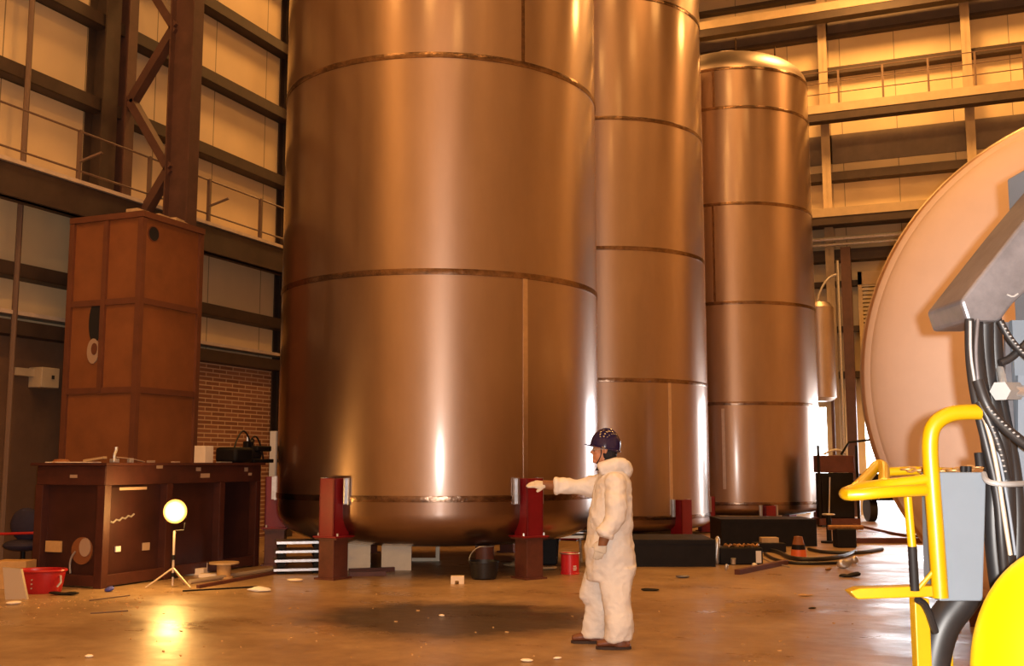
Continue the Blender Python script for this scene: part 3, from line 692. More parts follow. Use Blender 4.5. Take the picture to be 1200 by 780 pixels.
p = at(6, 702); o = MB().prism([p, p + RT * .25, p + RT * .16 + TOPV * .34, p + TOPV * .36 - RT * .05], HD * .05).build('grey_board', 'stand', smooth=False); tag(o, 'pale grey board leaning at the left picture edge beside the red tub', 'board')
p = at(3, 692) + HD * .3; jag('cardboard_carton', 'card', p + TOPV * .17, (.4, .3, .34), 'brown carton behind the pale grey board at far left', 'box', ax=(RT, HD, TOPV))
# junction box on the wall
jb = empty('junction_box', (-13.3, 12.85, 2.72), 'beige junction box fixed on the dark lower left wall', 'box')
MB().b2((-13.5, 12.66, 2.73), (-13.22, 13.02, 3.05)).build('case', 'beam_tan', jb, bevel=.01)
MB().b2((-13.22, 12.86, 2.87), (-13.21, 12.91, 2.93)).build('opening', 'hole', jb, smooth=False)
MB().b2((-13.5, 12.3, 2.90), (-13.38, 12.66, 3.02)).build('conduit', 'beam_tan', jb, smooth=False)
# work lamp on tripod
p = at(202, 688); wl = empty('work_lamp', p, 'lit halogen work lamp on a slim tripod in front of the bench', 'lamp')
MB().cyl(p + TOPV * .02, p + TOPV * .70, .016).build('pole', 'stand', wl)
MB().cyl(p + TOPV * .34, p + TOPV * .40, .022).build('collar', 'blackmetal', wl)
MB().cyl(p + TOPV * .13, p + TOPV * .18, .026).build('hub', 'blackmetal', wl)
for u in (200, 330, 80):
    q = Vector((math.cos(math.radians(u)), math.sin(math.radians(u)), 0)); q = RT * q.x + HD * q.y
    MB().tube([p + TOPV * .24, p + q * .32 + TOPV * .01], .011, 8).build('leg', 'stand', wl)
hp = ath(205, 599, (p - CAM).dot(HD)); hp = Vector((p.x + (hp - p).dot(RT) * RT.x, p.y + (hp - p).dot(RT) * RT.y, hp.z))
MB().cyl(hp + HD * .01, hp + HD * .09, .152, .10, 28).build('housing', 'lamphousing', wl)
M['lampglass'] = lens_mat(hp + HD * .01, .04, .165)
MB().ell(hp + HD * .01, (.15, .035, .145), (RT, HD, TOPV)).build('lit_glass', 'lampglass', wl)
MB().tube([p + TOPV * .70, p + TOPV * .71 + RT * .12, p + TOPV * .80 + RT * .13], .008, 6).build('bracket', 'blackmetal', wl)
lamp('work_lamp_light', 'POINT', hp - HD * .09, 95, (1, .55, .16), .12).parent = None
# cable spool
p = at(262, 677); sp_ = empty('cable_spool', p, 'small wooden cable spool standing on the floor right of the work lamp', 'spool')
MB().cyl(p, p + TOPV * .025, .13).build('flange', 'card', sp_); MB().cyl(p + TOPV * .025, p + TOPV * .19, .095, seg=24).build('core', 'card', sp_)
MB().cyl(p + TOPV * .19, p + TOPV * .212, .20, seg=28).build('flange', 'wood', sp_)
# white boxes behind the lamp
for i, (px, py, w_, h_, lb) in enumerate(((226, 673, .34, .09, 'flat cream box on the floor between lamp and wooden spool'), (247, 676, .30, .05, 'lower cream box touching the wooden spool'), (236, 671, .2, .15, 'upright cream box behind the flat cream boxes'))):
    p = at(px, py); jag('cream_box', 'white_board', p + TOPV * h_ / 2, (w_, .14, h_), lb, 'box', ax=(RT, HD, TOPV))
# pipes and bars lying on the floor
def stick(name, mm, a, b, r, label, cat, flat=False, group=None):
    A, B = at(*a), at(*b)
    o = (MB().bar(A + TOPV * r, B + TOPV * r, r * 2.4, r * 2) if flat else MB().tube([A + TOPV * r, (A + B) / 2 + TOPV * r, B + TOPV * r], r, 8)).build(name, mm, smooth=not flat)
    return tag(o, label, cat, group)
stick('steel_pipe', 'stand', (222, 684), (332, 667), .028, 'long pale pipe on the floor from the lamp towards the leftmost red leg', 'pipe')
stick('steel_bar', 'primer', (232, 689), (330, 671), .02, 'brown bar lying on the floor in front of the long pale pipe', 'bar', True)
stick('steel_rod', 'blackmetal', (214, 693), (302, 688), .010, 'thin dark rod on the floor right of the lamp tripod', 'rod')
stick('steel_rod', 'rail', (105, 704), (152, 698), .008, 'thin rod on the floor in front of the bench corner', 'rod')
stick('steel_rod', 'rail', (106, 719), (150, 716), .007, 'thin rod nearest the camera at lower left', 'rod')
def crumple(name, mm, p, size, label, cat, seed=0, flat=.25):
    g = MB(); g.ell(p + TOPV * size[2], size, (RT, HD, TOPV), 14, 8)
    for v in g.bm.verts:
        k = noise.noise(v.co * 9 + Vector((seed, 0, 0))); v.co += (v.co - p) * k * .7
        if v.co.z < .002: v.co.z = .002
    return tag(g.build(name, mm), label, cat)
crumple('white_rag', 'white', at(306, 693), (.17, .07, .025), 'crumpled white rag on the floor between lamp and leftmost red leg', 'rag', 1)
crumple('blue_wrapper', 'blue', at(126, 693), (.06, .05, .03), 'small blue wrapper on the floor at the bench corner', 'wrapper', 2)
crumple('dark_scrap', 'blackmetal', at(76, 697), (.14, .06, .02), 'dark scrap on the floor right of the red tub', 'scrap', 3)
crumple('paper_scrap', 'white_board', at(14, 708), (.08, .05, .02), 'small pale paper scrap on the floor at far left', 'scrap', 4)
crumple('paper_scrap', 'white_board', at(104, 770), (.045, .03, .015), 'tiny pale scrap near the lower left corner', 'scrap', 5)
crumple('paper_scrap', 'white_board', at(346, 681), (.09, .05, .015), 'pale scrap on the floor left of the front left red leg', 'scrap', 6)
crumple('paper_scrap', 'white_board', at(618, 775), (.05, .03, .012), 'pale scrap on the floor at the bottom below the worker', 'scrap', 7)
crumple('dark_scrap', 'blackmetal', at(762, 692), (.09, .05, .012), 'flat black scrap on the floor right of the worker', 'scrap', 8)
crumple('grey_rag', 'greymetal', at(801, 677), (.09, .05, .02), 'grey rag on the floor in front of the black skid', 'rag', 9)
crumple('black_rag', 'blackmetal', at(993, 676), (.15, .07, .03), 'black rag on the bright floor left of the yellow guard', 'rag', 10)
crumple('leaf_scrap', 'card', at(944, 698), (.10, .05, .012), 'brown scrap on the floor below the black rag', 'scrap', 11)
crumple('dark_scrap', 'blackmetal', at(951, 713), (.04, .02, .008), 'tiny dark scrap right of the brown scrap', 'scrap', 12)
crumple('paper_scrap', 'white_board', at(652, 772), (.035, .02, .01), 'tiny white scrap at the bottom below the boots', 'scrap', 13)
crumple('paper_scrap', 'white_board', at(518, 722), (.03, .02, .01), 'tiny pale scrap on the floor below the black bucket', 'scrap', 14)
# fine litter in front of the bench: nobody could count it
g = MB()
for i in range(240):
    px = random.uniform(0, 170); py = random.gauss(705, 9)
    if random.random() < .45: px, py = random.uniform(150, 1000), random.uniform(668, 775)
    q = at(px, max(py, 690 if px < 200 else 668)); s = random.uniform(.004, .014)
    a_ = Vector((math.cos(i), math.sin(i), 0)); g.box(q + TOPV * s * .4, (s * random.uniform(1, 3), s, s * .7), (a_, Vector((-a_.y, a_.x, 0)), TOPV))
tag(g.build('floor_litter', 'card', smooth=False), 'fine crumbs and litter scattered over the concrete floor', 'litter', kind='stuff')

# ================================================================ UNDER AND BEHIND THE FRONT TANK
# stack of pale edged steel channels left of the front left leg
for i in range(4):
    z = .04 + i * .125; p = at(352, 671) + HD * .1 - RT * .05
    o = MB().box(p + TOPV * (z + .02) + RT * (.0 + .01 * i), (.70, .55, .035), ((RT + HD * .25).normalized(), (HD - RT * .25).normalized(), TOPV)).build('grating_panel', 'plate', smooth=False)
    tag(o, ['bottom', 'second from bottom', 'third from bottom', 'topmost'][i] + ' pale steel panel of the stack left of the front left red leg', 'panel', 'steel panels stacked left of the front left leg')
    for s in (-1, 1):
        jag('spacer_block', 'blackmetal', p + TOPV * (z - .0225 if i else .011) + (RT + HD * .25).normalized() * .25 * s, (.1, .5, .083 if i else .02), ['floor level', 'second', 'third', 'top'][i] + ' black spacer on the ' + ('left' if s < 0 else 'right') + ' under a panel of the pale stack', 'block', 'spacers in the panel stack', ax=((RT + HD * .25).normalized(), (HD - RT * .25).normalized(), TOPV), bevel=0)
# two off-white boards and dark post between
for px0, px1, nm in ((404, 434, 'left off-white board standing beneath the front tank'), (447, 482, 'right off-white board standing beneath the front tank')):
    A, B = at(px0, 668), at(px1, 668); cc = (A + B) / 2
    jag('white_board', 'white_board', cc + TOPV * .20, ((B - A).length, .04, .40), nm, 'board', 'off-white boards beneath the front tank', ax=(RT, HD, TOPV), bevel=0)
for i, (a, b, lb) in enumerate((((409, 671), (462, 669), 'upper brown bar on the floor in front of the white boards'), ((409, 675), (452, 674), 'lower brown bar on the floor in front of the white boards'))):
    stick('flat_bar', 'primer', a, b, .03, lb, 'bar', True)
fr = empty('angle_bracket', at(507, 657), 'thin off-white angle bracket standing under the front tank right of the boards', 'bracket'); p = at(507, 657)
MB().box(p + RT * .08 + TOPV * .2, (.06, .05, .40), (RT, HD, TOPV)).build('upright', 'white_board', fr, smooth=False)
MB().box(p - RT * .14 + TOPV * .025, (.38, .05, .05), (RT, HD, TOPV)).build('rail', 'white_board', fr, smooth=False)
# black bucket with brown tin above
p = at(567, 678); bk = empty('black_bucket', p, 'black rubber bucket on the floor between the two front red legs', 'bucket')
MB().lathe([(0, 0), (.15, 0), (.17, .02), (.20, .22), (.212, .225), (.212, .24), (.195, .24), (.165, .05), (0, .04)], p, 32).build('body', 'black', bk)
MB().tube([p + RT * .2 * math.cos(u) + TOPV * (.23 + .2 * math.sin(u)) + HD * .02 for u in [PI * i / 12 for i in range(13)]][6:], .006, 6).build('handle', 'silver', bk)
p2 = p + HD * .42; tn = empty('brown_tin', p2, 'dark brown tin standing directly behind the black bucket', 'tin')
MB().lathe([(0, 0), (.13, 0), (.13, .40), (.12, .41), (0, .41)], p2, 24).build('can', 'primer', tn)
MB().tube([p2 + RT * .13 * math.cos(u) + HD * .13 * math.sin(u) + TOPV * .405 for u in [2 * PI * i / 20 for i in range(20)]], .007, 6, True).build('rim', 'silver', tn)
# small white cap block
p = at(536, 684); cb = empty('white_block', p, 'small white plastic block with a notch on the floor left of the black bucket', 'block')
MB().prism([p - RT * .085, p - RT * .03, p - RT * .03 + TOPV * .04, p + RT * .02 + TOPV * .04, p + RT * .02, p + RT * .085, p + RT * .085 + TOPV * .10, p - RT * .085 + TOPV * .10], HD * .1).build('body', 'white_board', cb, smooth=False)
# yellow rag at pedestal, red can, hand pump
crumple('yellow_cloth', 'wood', at(607, 667) + HD * .35, (.2, .12, .04), 'yellow cloth on the floor left of the pedestal the worker faces', 'cloth', 15)
crumple('yellow_cloth', 'wood', at(640, 668) + HD * .1, (.16, .06, .03), 'flat yellow cloth on the floor left of the red can', 'cloth', 16)
p = at(668, 672) ; rc = empty('red_can', p, 'bright red paint can on the floor just left of the worker', 'can')
MB().lathe([(0, 0), (.135, 0), (.135, .012), (.128, .02), (.128, .27), (.137, .28), (.137, .29), (.12, .29), (.12, .275), (0, .275)], p, 32).build('body', 'redcan', rc)
MB().tube([p + RT * .137 * math.cos(u) + HD * .137 * math.sin(u) + TOPV * .287 for u in [2 * PI * i / 24 for i in range(24)]], .008, 6, True).build('rim', 'silver', rc)
for k, (z, w_) in enumerate(((.115, .05), (.09, .06), (.065, .05))):
    r0 = (-HD + RT * .55).normalized(); tt = Vector((-r0.y, r0.x, 0)); MB().box(p + r0 * .1275 + TOPV * z, (.004, w_, .014), (r0, tt, TOPV)).build('printed_line', 'white', rc, smooth=False)
p = at(668, 660) + HD * .3; tr = empty('steel_trestle', p, 'low steel trestle with pipe lying on it behind the red can', 'trestle')
for s in (-1, 1):
    for q in (-1, 1): MB().bar(p + RT * .2 * s + HD * .12 * q, p + RT * .17 * s + TOPV * .38, .03, .03).build('leg', 'silver' if s > 0 else 'blackmetal', tr, smooth=False)
MB().box(p + TOPV * .39, (.5, .12, .04), (RT, HD, TOPV)).build('top', 'stand', tr, smooth=False)
o = MB().cyl(p + TOPV * .45 - RT * .26, p + TOPV * .45 + RT * .3, .04).build('pipe_offcut', 'plate'); tag(o, 'bright pipe offcut lying on the low trestle behind the red can', 'pipe')
# dark tool cart partly hidden behind the pedestal
p = at(640, 664) + HD * .45; jag('tool_case', 'blackmetal', p + TOPV * .20, (.36, .3, .40), 'dark tool case standing behind the pedestal beside the red can', 'case', ax=(RT, HD, TOPV), bevel=.02)

# ================================================================ SKIDS AND CLUTTER UNDER TANKS TWO AND THREE
def skid(px0, px1, py, h, dep, name, label, pxs):
    A, B = at(px0, py), at(px1, py); cc = (A + B) / 2; L_ = (B - A).length
    t = empty(name, cc + HD * dep / 2, label, 'skid')
    MB().box(cc + HD * dep / 2 + TOPV * (h - .03), (L_, dep, .06), (RT, HD, TOPV)).build('top_plate', 'blackmetal', t, smooth=False)
    for s in range(pxs): MB().box(cc + RT * (-L_ / 2 + .06 + s * (L_ - .12) / (pxs - 1)) + HD * (dep / 2) + TOPV * (h / 2 - .03), (.12, dep - .06, h - .06), (RT, HD, TOPV)).build('bearer', 'blackmetal', t, smooth=False)
    MB().box(cc + HD * .04 + TOPV * (h / 2 - .03), (L_, .05, h - .06), (RT, HD, TOPV)).build('front_plate', 'blackmetal', t, smooth=False)
    return t
skid(742, 839, 664, .40, 1.3, 'black_skid', 'low black steel skid on the floor right of the worker', 3)
skid(846, 958, 640, .50, 1.2, 'black_skid', 'black steel skid on the floor in front of the rearmost tank', 3)
p = at(868, 661) + HD * .1; pw = empty('power_pack', p, 'black power pack topped with yellow chain on the floor right of the skid', 'power pack')
MB().box(p + TOPV * .13, (.66, .35, .26), (RT, HD, TOPV)).build('case', 'blackmetal', pw, bevel=.02)
MB().box(p + TOPV * .12 - HD * .18 + RT * .26, (.08, .02, .18), (RT, HD, TOPV)).build('white_plate', 'white', pw, smooth=False)
MB().cyl(p - HD * .18 - RT * .13 + TOPV * .02, p - HD * .2 - RT * .13 + TOPV * .1, .04).build('cap', 'silver', pw)
g = MB(); pts = []
for i in range(26): pts.append(p + RT * (-.24 + .021 * i) + TOPV * (.285 + .015 * math.sin(i * 1.9)) + HD * (.04 * math.sin(i * 1.3) - .1))
tag(MB().tube(pts, .022, 6).build('yellow_chain', 'chain'), 'rusty yellow chain heaped on top of the black power pack', 'chain')
crumple('silver_valve', 'silver', p - RT * .36 - HD * .1 - TOPV * 0, (.05, .05, .15), 'silver valve fitting between the black skid and power pack', 'valve', 20)
# rubber hoses snaking over the floor
def floor_hose(pts, r, label, mm='black'):
    q = [at(a, b) + TOPV * (r + (c[0] if c else 0)) for a, b, *c in pts]
    return tag(MB().tube(q, r, 8, smooth=3).build('rubber_hose', mm), label, 'hose')
floor_hose([(899, 646), (915, 649), (926, 657), (960, 658), (990, 654), (1003, 648)], .035, 'black rubber hose curving along the floor under the rear tank')
floor_hose([(896, 650), (905, 656), (922, 661), (950, 662), (984, 661)], .025, 'lower black rubber hose lying just above the flat brown bar')
floor_hose([(948, 645), (960, 648), (975, 649), (1006, 650), (1034, 645)], .03, 'black rubber hose trailing right past the third tank')
floor_hose([(1000, 621, .1), (1030, 623), (1062, 629), (1100, 632)], .03, 'dark red hose crossing the bright floor below the big door', 'primer')
floor_hose([(893, 654), (905, 660), (925, 665)], .012, 'thin pale cable slanting down from the second tank', 'silver')
stick('flat_bar', 'primer', (864, 673), (921, 661), .035, 'flat brown steel bar lying alone on the floor right of the skid', 'bar', True)
p = at(936, 652); co = empty('orange_bollard', p, 'orange and tan striped bollard stub among the black hoses', 'bollard')
MB().lathe([(0, 0), (.13, 0), (.12, .12), (0, .12)], p, 20).build('base', 'orange', co); MB().lathe([(0, .12), (.115, .12), (.105, .2), (0, .2)], p, 20).build('band', 'blackmetal', co); MB().lathe([(0, .2), (.10, .2), (.07, .33), (0, .34)], p, 20).build('top', 'cor', co)
p = at(908, 648) + HD * .4; jag('timber_bundle', 'wood', p + TOPV * .20, (.3, .2, .09), 'small bundle of pale timber behind the hoses under the rear tank', 'timber', ax=(RT, HD, TOPV)); jag('dark_crate', 'blackmetal', p + TOPV * .075, (.5, .4, .15), 'dark crate holding up the pale timber bundle', 'crate', ax=(RT, HD, TOPV))
crumple('silver_valve', 'silver', at(988, 666), (.10, .08, .06), 'silver valve lump at the right end of the black hoses', 'valve', 22)
p = at(990, 641); vb = empty('valve_block', p, 'black valve block with tan chain right of the rear skid', 'valve block')
MB().box(p + TOPV * .17, (.36, .3, .34), (RT, HD, TOPV)).build('body', 'blackmetal', vb, bevel=.02); MB().cyl(p - RT * .3 + TOPV * .36, p + RT * .35 + TOPV * .36, .045).build('pipe', 'chain', vb)
jag('steel_bar', 'primer', at(1062, 636) + TOPV * .05, (2.6, .12, .10), 'long dark red bar on the floor under the yellow guard', 'bar', ax=(RT, HD, TOPV))
# dark red welding rig
p = at(984, 617); wr = empty('welding_rig', p, 'tall dark red and black welding rig beside the third tank', 'welding rig')
MB().box(p + TOPV * .12 + HD * .3, (1.0, .7, .16), (RT, HD, TOPV)).build('base', 'primer', wr, smooth=False)
MB().box(p + TOPV * .75 + HD * .3, (.8, .5, 1.1), (RT, HD, TOPV)).build('body', 'blackmetal', wr, bevel=.02)
MB().box(p + TOPV * 1.52 + HD * .3, (.86, .56, .42), (RT, HD, TOPV)).build('cabinet', 'primer', wr, bevel=.02)
for s in (-1, 1): MB().box(p + TOPV * 1.0 + RT * .47 * s - HD * .02, (.05, .05, 1.95), (RT, HD, TOPV)).build('post', 'blackmetal', wr, smooth=False)
MB().cyl(p - RT * .25 - HD * .0 + TOPV * .3, p - RT * .2 + TOPV * 1.2, .02).build('rod', 'silver', wr)
MB().tube([p + RT * .1 + TOPV * 1.75, p + RT * .3 + TOPV * 2.05, p + RT * .9 + TOPV * 2.12], .03, 8).build('boom', 'blackmetal', wr)
MB().tube([p - RT * .3 + TOPV * 1.76 + HD * .1, p + TOPV * 1.9 + HD * .1, p + RT * .25 + TOPV * 1.77 + HD * .1], .03, 8, smooth=2).build('coil', 'silver', wr)
for s in (-1, 1): MB().cyl(p + RT * .42 * s + HD * .1 + TOPV * .1, p + RT * .5 * s + HD * .1 + TOPV * .1, .1).build('wheel', 'black', wr)
# small wheeled trailer in the doorway
p = at(1046, 610); tr2 = empty('small_trailer', p, 'black two wheeled trailer standing in the bright doorway', 'trailer')
MB().box(p + TOPV * .62, (1.5, 1.4, .12), (RT, HD, TOPV)).build('bed', 'blackmetal', tr2, smooth=False)
MB().box(p + TOPV * .95 + HD * .6, (1.3, .1, .6), (RT, HD, TOPV)).build('headboard', 'blackmetal', tr2, smooth=False)
for s in (-1, 1): MB().cyl(p + RT * .55 * s + TOPV * .33 - HD * .2, p + RT * .75 * s + TOPV * .33 - HD * .2, .33, seg=28).build('wheel', 'black', tr2)
MB().tube([p - RT * .6 + TOPV * .6 - HD * .7, p - RT * .35 + TOPV * 1.3 - HD * .6, p - RT * .1 + TOPV * .6 - HD * .7], .03, 8).build('frame', 'silver', tr2)

# ================================================================ YELLOW LIFT MACHINE AT RIGHT
hb = 3.2; base = ath(1190, 700, 3.5); base.z = 0
lm = empty('lifting_machine', base, 'yellow and grey lifting machine with guard rail and black hoses in the right foreground', 'machine')
def Q(px, py, h=hb): return ath(px, py, h)
yr = .0235
MB().tube([Q(1160, 483), Q(1138, 482), Q(1112, 484), Q(1093, 497), Q(1089, 520), Q(1092, 560), Q(1098, 640), Q(1102, 700)], yr, 14, smooth=3).build('hoop_rail', 'yellow', lm)
MB().tube([Q(1096, 560), Q(1062, 565), Q(1030, 568), Q(1008, 571, 3.15), Q(992, 576, 3.1), Q(989, 579, 3.05), Q(1000, 580, 3.0), Q(1040, 576, 3.0), Q(1084, 574, 3.05)], .0165, 12, smooth=1).build('front_guard_rail', 'yellow', lm)
MB().tube([Q(1004, 571, 3.2), Q(1020, 554, 3.4), Q(1029, 543, 3.5), Q(1036, 546, 3.45), Q(1036, 566, 3.25)], .0175, 12, smooth=2).build('front_guard_loop', 'yellow', lm)
MB().tube([Q(1034, 553, 3.5), Q(1070, 551, 3.5), Q(1120, 553, 3.5)], .014, 12).build('rear_guard_rail', 'yellow', lm)
MB().tube([Q(1063, 572), Q(1066, 610), Q(1069, 642)], .0125, 12).build('guard_strut', 'yellow', lm)
MB().tube([Q(1069, 640), Q(1072, 692)], .0135, 12).build('strut_sleeve', 'blackmetal', lm)
MB().prism([Q(996, 693), Q(1005, 702), Q(1098, 699), Q(1098, 686), Q(1008, 689)], HD * .06).build('step_bar', 'yellow', lm, smooth=False, bevel=.004)
MB().tube([Q(1076, 690), Q(1098, 664)], .007, 8).build('step_brace', 'yellow', lm)
MB().bar(Q(1077, 700, 3.3), Vector((Q(1077, 700, 3.3).x, Q(1077, 700, 3.3).y, 0)), .045, .045, RT).build('leg', 'yellow', lm, smooth=False, bevel=.004)
MB().bar(Q(1104, 735, 3.5), Vector((Q(1104, 735, 3.5).x, Q(1104, 735, 3.5).y, 0)), .045, .045, RT).build('leg', 'yellow', lm, smooth=False, bevel=.004)
MB().tube([Q(1075, 702, 3.22), Q(1085, 708, 3.24), Q(1096, 740, 3.28)], .011, 8, smooth=2).build('black_cable', 'black', lm)
MB().prism([Q(1097, 553), Q(1156, 553), Q(1152, 704), Q(1101, 704)], HD * .12).build('grey_box', 'grey', lm, smooth=False, bevel=.004)
MB().cyl(Q(1129, 559, hb + .05), Q(1129, 546, hb + .05), .009).build('chain_pin', 'blackmetal', lm); MB().cyl(Q(1135, 559, hb + .05), Q(1135, 546, hb + .05), .009).build('chain_pin', 'blackmetal', lm)
MB().cyl(Q(1147, 530, hb + .02), Q(1149, 546, hb + .02), .014).build('chain_pin', 'blackmetal', lm)
A, B = Q(1058, 549, 3.42), Q(1154, 545, 3.3); 
for i in range(14):
    t = (i + .5) / 14; c = A.lerp(B, t) - TOPV * .012 * math.sin(PI * t); d = (B - A).normalized(); up2 = TOPV if i % 2 else HD
    MB().tube([c + d * .014 * math.cos(u) + up2 * .007 * math.sin(u) for u in [2 * PI * k / 10 for k in range(10)]], .0032, 6, True).build('chain_link', 'chain', lm)
# boom head plate
pl = [Q(1126, 352, 3.3), Q(1200, 258, 3.3), Q(1290, 150, 3.3), Q(1330, 250, 3.3), Q(1215, 330, 3.3), Q(1188, 355, 3.3), Q(1172, 376, 3.3), Q(1134, 376, 3.3)]
MB().prism(pl, HD * .28).build('boom_head', 'greymetal', lm, smooth=False, bevel=.01)
MB().tube([Q(1180, 345, 3.285), Q(1187, 348, 3.285), Q(1193, 344, 3.285)], .003, 6, smooth=1).build('weld_mark', 'nylon', lm)
# hoses
def hose(pts, r, m='black', name='hose'): return MB().tube([Q(*q) for q in pts], r, 12, smooth=3).build(name, m, lm)
hose([(1141, 372, 3.35), (1142, 410, 3.33), (1148, 460, 3.3), (1160, 510, 3.3), (1165, 560, 3.3), (1163, 620, 3.3), (1172, 700, 3.3), (1190, 760, 3.3)], .028)
hose([(1153, 370, 3.4), (1153, 420, 3.4), (1160, 470, 3.4), (1176, 530, 3.38), (1180, 600, 3.38), (1178, 660, 3.38), (1182, 720, 3.4)], .03)
hose([(1164, 372, 3.45), (1166, 430, 3.45), (1172, 480, 3.45), (1186, 540, 3.42), (1192, 600, 3.4), (1190, 690, 3.4)], .026)
hose([(1136, 374, 3.30), (1136, 420, 3.29), (1143, 470, 3.24), (1156, 520, 3.22), (1170, 580, 3.22), (1174, 640, 3.22), (1180, 700, 3.25)], .014)
hose([(1146, 374, 3.27), (1143, 410, 3.26), (1146, 445, 3.25)], .0055, 'greymetal', 'thin_hose'); hose([(1137, 376, 3.24), (1137, 415, 3.24), (1142, 446, 3.24)], .0045, 'nylon', 'thin_hose')
hose([(1146, 474, 3.20), (1158, 500, 3.18), (1169, 550, 3.18), (1176, 600, 3.18), (1184, 650, 3.18)], .0065, 'stand', 'thin_hose')
hose([(1152, 478, 3.20), (1168, 520, 3.18), (1180, 580, 3.18), (1190, 650, 3.18)], .0045, 'lightgrey', 'thin_hose')
hose([(1146, 446, 3.19), (1156, 476, 3.17), (1172, 496, 3.17), (1190, 512, 3.17), (1215, 530, 3.17)], .016)
hose([(1148, 470, 3.19), (1162, 500, 3.18), (1174, 530, 3.18), (1180, 560, 3.2)], .013)
hose([(1172, 376, 3.3), (1180, 392, 3.3), (1192, 408, 3.3), (1215, 428, 3.3)], .011)
hose([(1172, 425, 3.32), (1185, 420, 3.32), (1200, 405, 3.32), (1215, 390, 3.32)], .012)
for j, pts in enumerate((((1158, 477, 3.15), (1173, 494, 3.15), (1193, 511, 3.15)), ((1163, 500, 3.16), (1173, 527, 3.16), (1178, 552, 3.17)), ((1175, 380, 3.28), (1187, 400, 3.28), (1199, 413, 3.28)))):
    a_, b_, c_ = [Q(*q) for q in pts]
    for k in range(9):
        t = k / 8; q = a_ * (1 - t) ** 2 + b_ * 2 * t * (1 - t) + c_ * t * t
        MB().ell(q, (.0045, .0045, .003), None, 8, 6).build('hose_guard_bead', 'nylon', lm)
# thick lower hose
MB().tube([Q(1135, 690, 3.4), Q(1124, 706, 3.4), Q(1104, 730, 3.4), Q(1094, 765, 3.4), Q(1090, 800, 3.4), Q(1090, 900, 3.4), Q(1090, 1090, 3.4)], .052, 16, smooth=3).build('thick_hose', 'black', lm)
MB().tube([Q(1153, 555, 3.2), Q(1156, 564, 3.15), Q(1170, 567, 3.12), Q(1190, 567, 3.15), Q(1215, 565, 3.3)], .0085, 8, smooth=2).build('cable_tie', 'nylon', lm)
# mast, plate and big bolt
a_, b_ = Q(1235, 380, 3.6), Q(1235, 700, 3.6)
MB().bar(Vector((a_.x, a_.y, 0)), Vector((a_.x, a_.y, Q(1235, 200, 3.6).z)), .22, .16, RT).build('mast', 'lightgrey', lm, smooth=False, bevel=.008)
MB().bar(Q(1197, 440, 3.42), Q(1197, 640, 3.42), .018, .03, RT).build('mast_rail', 'lightgrey', lm, smooth=False)
MB().bar(Q(1186, 378, 3.5), Q(1186, 640, 3.5), .016, .05, RT).build('mast_rail', 'greymetal', lm, smooth=False)
MB().prism([Q(1186, 375, 3.45), Q(1225, 375, 3.45), Q(1225, 650, 3.45), Q(1200, 650, 3.45)], HD * .02).build('mast_plate', 'grey', lm, smooth=False)
MB().cyl(Q(1172, 458, 3.25), Q(1190, 458, 3.36), .031, .031, 6).build('bolt_head', 'nylon', lm)
MB().cyl(Q(1186, 458, 3.3), Q(1215, 458, 3.4), .018, .018, 12).build('bolt_shaft', 'silver', lm)
MB().cyl(Q(1172, 432, 3.4), Q(1176, 450, 3.35), .012).build('bolt_shaft', 'silver', lm)
MB().ell(Q(1262, 800, 2.7), (.245, .22, .335), (RT, HD, TOPV), 48, 32).build('yellow_cover', 'yellow_bright', lm)
c = Q(1262, 800, 2.7); MB().bar(Vector((c.x, c.y, 0)), c, .2, .2, RT).build('cover_stand', 'greymetal', lm, smooth=False)
MB().box(Vector((base.x + .25, base.y - .1, .06)), (1.0, 1.2, .12)).build('chassis', 'greymetal', lm, smooth=False, bevel=.01)

# ================================================================ THE WORKER
H0 = 9.35; SC = H0 / 1259.0
def W(px, py, d=0.0): return ath(px, py, H0 + d)
def px2(n): return n * SC
ps = bpy.data
def capsule(g, a, ra, b, rb, seg=14):
    d = (b - a); 
    g.tube([a, b], [ra, rb], seg); g.ell(a, (ra, ra, ra), None, seg, 8); g.ell(b, (rb, rb, rb), None, seg, 8)
def limb(g, pts):
    for (a, ra), (b, rb) in zip(pts, pts[1:]): capsule(g, a, ra, b, rb)
